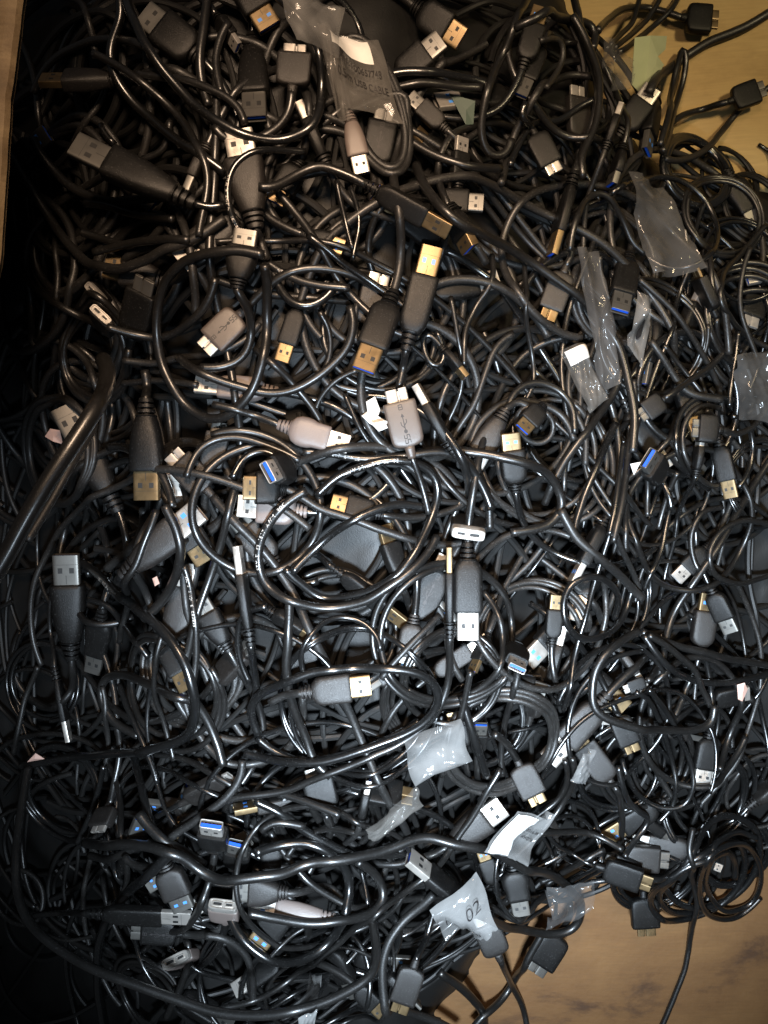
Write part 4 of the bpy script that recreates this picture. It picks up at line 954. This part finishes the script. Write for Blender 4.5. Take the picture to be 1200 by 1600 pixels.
# --- bottom
cable('black printed thick cord bending from the shaded plug down and around at lower left', 16, [(125, 880), (160, 900), (200, 933), (240, 970), (272, 1010), (297, 1055), (311, 1100), (303, 1135), (280, 1153), (225, 1165), (150, 1178), (90, 1187), (30, 1200)], text=[(.035, 'E0711 80C VSV', .2, False)], land='the thick printed cord at left')
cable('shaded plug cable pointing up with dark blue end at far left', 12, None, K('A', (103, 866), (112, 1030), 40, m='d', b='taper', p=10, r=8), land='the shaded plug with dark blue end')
cable('cord bending up through the lower left to the top', 13, [(265, 1310), (310, 1278), (352, 1245), (374, 1215), (380, 1185)])
cable('short thick cord at lower left leaning down right', 16, [(215, 1268), (235, 1290), (262, 1312), (295, 1340), (322, 1352)])
cable('shiny cord crossing beneath the long wave, lower left', 12, [(140, 1335), (165, 1338), (200, 1328), (240, 1316)])
cable('small dip of cord below the long wave, lower left', 12, [(190, 1340), (215, 1353), (245, 1352), (270, 1335)])
cable('curving cord from the wave down to the bottom edge, lower left', 14, [(275, 1330), (245, 1352), (205, 1390), (172, 1430), (152, 1475), (150, 1530), (157, 1590), (160, 1620)])
cable('slim level cable with beige ended plug at lower left', 9, [(130, 1427), (95, 1426), (50, 1430)], K('A', (299, 1434), (135, 1427), 24, m='s', r=20, b='rect'), land='the beige level plug')
cable('upturned bright blue socket cable at lower left', 12, None, K('A', (330, 1288), (340, 1350), 36, m='s', sock=1), land='the bright blue socket at lower left')
cable('cord looping wide at the bottom centre, left loop', 14, [(400, 1318), (440, 1315), (485, 1318), (520, 1332), (542, 1355), (549, 1395), (537, 1440), (510, 1475), (470, 1497), (430, 1501), (400, 1487), (372, 1460), (355, 1430)])
cable('white rimmed micro socket lying at the bottom left', 12, None, K('M', (348, 1412), (355, 1460), 48, m='s', p=50, rim=1, c='l'), land='the white rimmed socket at the bottom left')
cable('upright oval micro socket showing its double mouth at the bottom left', 12, [(288, 1465), (296, 1495), (280, 1545), (258, 1590)], K('M', (272, 1500), (300, 1497), 48, m='s', p=58, rim=1, c='l'), land='the oval double mouthed socket at bottom left')
cable('grey cord with bend near the beige plug, bottom left', 12, [(318, 1462), (350, 1466), (378, 1488), (393, 1525), (398, 1570)])
cable('thick cord curving level under the wave, bottom centre', 14, [(558, 1342), (585, 1365), (600, 1398), (585, 1422), (545, 1436), (490, 1441), (430, 1434), (385, 1425)])
cable('long silver lit cord slanting from right to bottom left', 10, [(785, 1200), (762, 1235), (743, 1267), (710, 1317), (680, 1358), (633, 1393), (590, 1425), (555, 1447), (513, 1487), (467, 1522), (400, 1562), (340, 1578)])
cable('cord making an open loop at the bottom edge', 14, [(680, 1395), (655, 1418), (633, 1440), (607, 1478), (597, 1520), (607, 1560), (635, 1580), (683, 1597), (720, 1615)])
cable('grey micro plug cable hanging at the bottom centre', 10, [(652, 1498), (665, 1465), (680, 1420)], K('M', (622, 1582), (651, 1498), 42, m='g', c='y'), land='the grey micro plug at the bottom')
cable('bright short cord at the bottom reaching over the floor', 14, [(683, 1518), (712, 1535), (738, 1558), (755, 1585), (760, 1615)])
cable('cord crossing the floor leaning left at the bottom', 12, [(850, 1450), (825, 1495), (800, 1540), (765, 1575), (735, 1605)])
cable('dull grey block plug whose cord runs off the bottom edge', 10, [(785, 1503), (798, 1535), (815, 1570), (828, 1620)], K('M', (752, 1430), (783, 1503), 44, m='s', c='y'), land='the dull grey block plug at the bottom')
cable('thin cord with soft bends over the brown floor', 9, [(1082, 1290), (1078, 1345), (1090, 1395), (1088, 1440), (1073, 1500), (1053, 1557), (1025, 1620)], mat_i=0)
cable('coiled faint cord ring in the dark lower right', 9, [(1185, 1310), (1150, 1300), (1110, 1330), (1105, 1385), (1135, 1425), (1175, 1410), (1190, 1365), (1165, 1320), (1125, 1320), (1095, 1360), (1100, 1420), (1140, 1440), (1190, 1400)])
cable('great sweeping cord along the bottom left edge', 13, [(45, 1195), (33, 1265), (25, 1340), (28, 1400), (50, 1447), (95, 1485), (148, 1515), (215, 1540), (285, 1565), (345, 1583), (420, 1586), (495, 1570), (550, 1545), (582, 1520), (588, 1480), (578, 1425), (565, 1380)], z0=[.09, .13, .16, .18, .19, .2, .18, .13], mat_i=0, land='the great sweeping cord')
cable('long wave of thick cord across the lower half ending in a slim blue tipped plug', 16, [(130, 1319), (180, 1312), (235, 1313), (268, 1326), (300, 1354), (345, 1374), (400, 1371), (467, 1352), (533, 1337), (600, 1322), (650, 1308), (700, 1303), (750, 1309), (800, 1327), (850, 1349), (883, 1375), (903, 1403), (905, 1435), (888, 1457), (850, 1462), (797, 1449), (752, 1430)], None, K('A', (638, 1338), (748, 1428), 17, m='s', r=70, b='taper', p=6), mat_i=0, land='the long wave of cord')
# --- the near thick cord, far above the pile on the left
cable('thick cord close to the viewer rising out of the left shadow', 29, [(-25, 925), (10, 868), (38, 815), (75, 752), (112, 696), (145, 645), (163, 610), (168, 580), (160, 560)], z0=[.345, .345, .345, .342, .335, .29], mat_i=0, land='the thick near cord at left')
cable('thin cord beneath the thick near cord at left', 14, [(40, 850), (85, 775), (115, 720), (140, 680), (150, 660)], z0=[.31, .30, .29, .27], mat_i=1)

# ================================================================== BAGS, LABELS AND SCRAPS
def bag(label, corners, m, zup=.004, puff=.006, nu=22, nv=30, land=None, seed=0, group=None):
    """pouch of thin film: two skins sealed at the rim. corners in picture px, clockwise from the upper left"""
    rs = np.random.RandomState(seed); c = np.array(corners, float)
    cx, cy = c.mean(0); z = float(zs_px(cx, cy))
    u = np.linspace(0, 1, nu); v = np.linspace(0, 1, nv); U, V = np.meshgrid(u, v)
    P = ((1 - U) * (1 - V))[..., None] * c[0] + (U * (1 - V))[..., None] * c[1] + (U * V)[..., None] * c[2] + ((1 - U) * V)[..., None] * c[3]
    x, y = pxw(P[..., 0], P[..., 1], z); zz = np.quantile(np.stack([hl(x, y, .003)]), .6)
    x, y = pxw(P[..., 0], P[..., 1], zz + zup)
    ph = rs.rand(12) * 6.28; wr = 0
    for k in range(6): wr = wr + math.pow(.7, k) * np.sin((U * rs.uniform(2, 5) + V * rs.uniform(-5, 7)) * (k + 1) * 1.1 + ph[k])
    prof = np.minimum(np.minimum(U, 1 - U) * 5, np.minimum(V, 1 - V) * 7); prof = np.clip(prof, 0, 1) ** .6
    wid = float(np.hypot(x[0, 0] - x[0, -1], y[0, 0] - y[0, -1])); jx = .03 * wid * np.sin(V * 6 + ph[8]); jy = .03 * wid * np.sin(U * 5 + ph[10])
    x = x + jx; y = y + jy
    under = hl(x, y, .004)
    for _ in range(4): under[1:-1, 1:-1] = np.max(np.stack([under[1:-1, 1:-1], under[:-2, 1:-1], under[2:, 1:-1], under[1:-1, :-2], under[1:-1, 2:]]), 0)
    under[0] = under[1]; under[-1] = under[-2]; under[:, 0] = under[:, 1]; under[:, -1] = under[:, -2]
    for _ in range(10): under[1:-1, 1:-1] = (under[:-2, 1:-1] + under[2:, 1:-1] + under[1:-1, :-2] + under[1:-1, 2:]) / 4
    base = .5 * np.maximum(under, zz) + .5 * under + zup * .4 + .0012 + .0006 * wr
    top = base + prof * puff * (1 + .10 * wr); bot = base - prof * .0015
    N = nu * nv; V3 = np.concatenate([np.stack([x, y, top], -1).reshape(-1, 3), np.stack([x, y, bot - .0002], -1).reshape(-1, 3)])
    Fc = []
    for j in range(nv - 1):
        for i in range(nu - 1):
            a = j * nu + i; Fc.append((a, a + nu, a + nu + 1, a + 1)); Fc.append((N + a, N + a + 1, N + a + nu + 1, N + a + nu))
    o = mk('plastic_bag', V3, Fc, m); o['label'] = label; o['category'] = 'plastic bag'
    if group: o['group'] = group
    if land: LAND.append((land, float(cx), float(cy)))
    def surf(uu, vv, h=.0004):
        fx = np.clip(np.asarray(uu) * (nu - 1), 0, nu - 1.001); fy = np.clip(np.asarray(vv) * (nv - 1), 0, nv - 1.001)
        i = fx.astype(int); j = fy.astype(int); a = fx - i; b = fy - j
        def s(A): return (A[j, i] * (1 - a) + A[j, i + 1] * a) * (1 - b) + (A[j + 1, i] * (1 - a) + A[j + 1, i + 1] * a) * b
        return np.stack([s(x), s(y), s(top) + h], -1)
    return o, surf
def on_bag(name, bagobj, surf, u0, v0, u1, v1, m, nx=10, ny=8, h=.0004):
    u = np.linspace(u0, u1, nx); v = np.linspace(v0, v1, ny); U, V = np.meshgrid(u, v); P = surf(U, V, h).reshape(-1, 3)
    Fc = [(j * nx + i, (j + 1) * nx + i, (j + 1) * nx + i + 1, j * nx + i + 1) for j in range(ny - 1) for i in range(nx - 1)]
    return mk(name, P, Fc, m, bagobj)
def text_on_bag(bagobj, surf, text, u0, v0, u1, hgt, m, h=.0006, rot=0, bold=.012):
    cu = bpy.data.curves.new('t', 'FONT'); cu.body = text; cu.size = 1; cu.offset = bold
    o = bpy.data.objects.new('t', cu); COL.objects.link(o); dg = bpy.context.evaluated_depsgraph_get(); dg.update()
    me = bpy.data.meshes.new_from_object(o.evaluated_get(dg)); bpy.data.objects.remove(o)
    L = max(v.co.x for v in me.vertices); fs = [tuple(p.vertices) for p in me.polygons]
    X = np.array([v.co.x for v in me.vertices]) / L; Y = np.array([v.co.y for v in me.vertices])
    uu = u0 + X * (u1 - u0); vv = v0 - Y * hgt
    if rot: uu, vv = u0 + Y * hgt, v0 + X * (u1 - u0)
    P = surf(uu, vv, h); bpy.data.meshes.remove(me); return mk('printed_text', P, fs, m, bagobj, False)

# coil of cable in the labelled bag
coil = []
for t in np.linspace(0, 2.6 * 2 * math.pi, 60):
    k = t / (2 * math.pi); a = t
    ex, ey = 46 - 4 * k, 116 - 5 * k
    ux, uy = ex * math.cos(a), ey * math.sin(a); an = R(-19)
    coil.append((583 + ux * math.cos(an) - uy * math.sin(an), 162 + ux * math.sin(an) + uy * math.cos(an)))
cable('coiled black cable packed in the labelled clear bag at top centre', 13, coil, K('A', (566, 272), (545, 175), 26, m='s', c='l', b='taper'), land='the labelled bag')
b1, s1 = bag('clear bag with white label and printed part number, top centre', [(506, 50), (590, 58), (630, 190), (532, 176)], BAG, .003, .004, land='the labelled clear bag', seed=3)
on_bag('paper_label', b1, s1, .06, .06, .76, .36, PAPER)
text_on_bag(b1, s1, 'PN:100657748', .14, .53, .86, .13, INK)
text_on_bag(b1, s1, '0.5m USB CABLE', .10, .72, .92, .13, INK)
bag('crumpled shiny clear bag above the labelled one at the top edge', [(438, -10), (535, -12), (528, 95), (462, 70)], BAGW, .002, .008, seed=5)
bag('narrow clear bag folded beside the label, top centre', [(498, 60), (516, 55), (548, 185), (528, 190)], BAG, .003, .004, seed=6)
bag('long thin clear bag running down right of centre', [(893, 398), (935, 395), (972, 600), (935, 612)], BAGD, .001, .006, seed=8, land='the long thin bag')
bw, sw = bag('cloudy white bag flap with a dark oval stamp, right', [(983, 466), (1020, 480), (1003, 575), (974, 545)], BAGW, .004, .003, seed=9, land='the cloudy bag flap')
ov = [(.55 + .14 * math.cos(t), .52 + .13 * math.sin(t)) for t in np.linspace(0, 6.283, 20, endpoint=False)]
P = sw(np.array([p[0] for p in ov]), np.array([p[1] for p in ov]), .0006); mk('oval_stamp', P, [tuple(range(20))], INK, bw, False)
bt, st_ = bag('small clear tube bag with white end, right of centre', [(872, 548), (908, 538), (952, 622), (920, 645)], BAG, .004, .008, seed=10, land='the tube bag')
on_bag('paper_label', bt, st_, .08, .05, .92, .28, PAPER)
bag('thin grey film bag over a coil at upper right', [(965, 295), (1040, 290), (1105, 420), (1010, 440)], BAGD, .001, .005, seed=12)
bag('dull film bag near the pale green slip, upper right', [(940, 72), (1000, 78), (985, 140), (935, 150)], BAGD, .003, .006, seed=13)
bag('dark film bag scrap at the right edge with small glints', [(1135, 560), (1205, 550), (1210, 660), (1150, 655)], BAGD, .002, .008, seed=14)
bag('shiny crumpled clear bag at lower centre right', [(628, 1148), (716, 1115), (738, 1188), (648, 1230)], BAGW, .003, .008, seed=15, land='the lower shiny bag')
bag('thin clear strip bag with tan plug end, lower centre', [(570, 1285), (650, 1232), (662, 1262), (582, 1312)], BAG, .003, .008, seed=16)
bL, sL = bag('clear bag with large white label, lower right of centre', [(800, 1248), (868, 1272), (822, 1345), (750, 1308)], BAGW, .004, .004, seed=17, land='the white labelled bag')
on_bag('paper_label', bL, sL, .04, .05, .50, .95, PAPER)
text_on_bag(bL, sL, 'WW0116', .60, .62, .88, .10, INK)
text_on_bag(bL, sL, '2016-08', .60, .46, .88, .08, INK)
bag('cloudy strip of film lying against the white two hole plug, lower right', [(905, 1170), (935, 1178), (915, 1228), (888, 1216)], BAGW, .003, .003, seed=18)
bP, sP = bag('grey film bag with large printed letters and recycling mark, bottom centre', [(668, 1395), (738, 1338), (772, 1425), (700, 1492)], BAGW, .004, .003, seed=19, land='the lettered film bag')
text_on_bag(bP, sP, 'PE', .12, .75, .40, .30, INK, bold=-.01)
text_on_bag(bP, sP, '02', .55, .48, .85, .30, INK, bold=-.01)
text_on_bag(bP, sP, 'LD', .45, .92, .72, .16, INK, bold=-.01)
bag('thin film bag with faint letters at the pile edge, lower right', [(850, 1375), (925, 1368), (932, 1425), (860, 1470)], BAGD, .003, .004, seed=20)
bag('small triangle of white film between cords, bottom centre', [(482, 1490), (508, 1480), (500, 1545), (490, 1548)], BAGW, .003, .001, seed=21)
def scrap(name, label, pts, m, up=.001, th=.0008):
    c = np.mean(pts, 0); z = float(zs_px(c[0], c[1])); x, y = pxw(c[0], c[1], z); z = float(hl(np.array([x]), np.array([y]), .003)[0]) + up
    n = len(pts); V = []
    for i, (px, py) in enumerate(pts): x, y = pxw(px, py, z); V.append((float(x), float(y), z + .002 * math.sin(i * 2.1)))
    V += [(a, b, c_ - th) for a, b, c_ in V]
    ctr = len(V); cc = np.mean(V[:n], 0); V.append((cc[0], cc[1], cc[2] + .0015)); V.append((cc[0], cc[1], cc[2] - th))
    Fc = [(i, (i + 1) % n, ctr) for i in range(n)] + [(n + (i + 1) % n, n + i, ctr + 1) for i in range(n)] + [(i, n + i, n + (i + 1) % n, (i + 1) % n) for i in range(n)]
    o = mk(name, V, Fc, m, smooth=False); o['label'] = label; o['category'] = 'scrap'; return o
scrap('paper_scrap', 'crumpled white paper scrap left of the centre micro plug', [(572, 628), (586, 620), (594, 640), (590, 652), (606, 660), (598, 672), (578, 662), (565, 650), (574, 642)], PAPER, .003)
scrap('paper_scrap', 'small bright folded scrap under the crumpled one', [(580, 662), (600, 658), (606, 668), (592, 674)], PAPER, .003)
scrap('plastic_scrap', 'small pinkish scrap in the left shadow', [(70, 682), (80, 670), (92, 672), (98, 694), (84, 690)], SCRAP, .004)
scrap('plastic_scrap', 'pinkish triangle scrap low in the left shadow', [(42, 1191), (57, 1176), (68, 1187)], SCRAP, .003)
scrap('plastic_scrap', 'tiny pale scrap beneath the holed gold plug', [(238, 904), (246, 900), (248, 912), (242, 916)], SCRAP, .003)
scrap('plastic_scrap', 'dull green plastic triangle at upper centre', [(702, 146), (742, 160), (740, 192), (728, 195)], mat('dull_green_plastic', (.05, .075, .06), .5), .002)
scrap('plastic_scrap', 'pale beige broken plug face at far right', [(1152, 1070), (1162, 1066), (1170, 1078), (1160, 1096), (1152, 1092)], SCRAP, .004)
scrap('plastic_scrap', 'pale triangle of white film beside the shiny plugs, lower right', [(985, 725), (1000, 722), (992, 742)], PAPER, .002)

# ================================================================== LABELS OF THE REMAINING CABLES
def dirword(dx, dy):
    a = math.degrees(math.atan2(-dy, dx)) % 360
    return ['right of', 'upper right of', 'above', 'upper left of', 'left of', 'lower left of', 'below', 'lower right of'][int(((a + 22.5) % 360) // 45)]
seen = {}
for f in FILL:
    px, py = f['at']; L = sorted(LAND, key=lambda l: math.hypot(l[1] - px, l[2] - py))
    head = []
    if f['ends']:
        kind, op = f['ends'][0]
        col = {'g': 'gold', 's': 'silver', 'd': 'dull metal'}[op['m']]
        head = ['%s %s cable' % (col, 'plug' if kind == 'A' else 'micro plug')]
    else: head = [('thin ' if f['thin'] else 'thick ') + 'black cord']
    if f['style'] == 'coil': head.append('curled in rings')
    for n in range(6):
        l = L[n]; t = ' '.join(head) + ', ' + dirword(px - l[1], py - l[2]) + ' ' + l[0]
        if t not in seen: break
    seen[t] = 1
    w_ = t.split()
    f['root']['label'] = ' '.join(w_[:16]); f['root']['group'] = 'cables tangled in the pile'
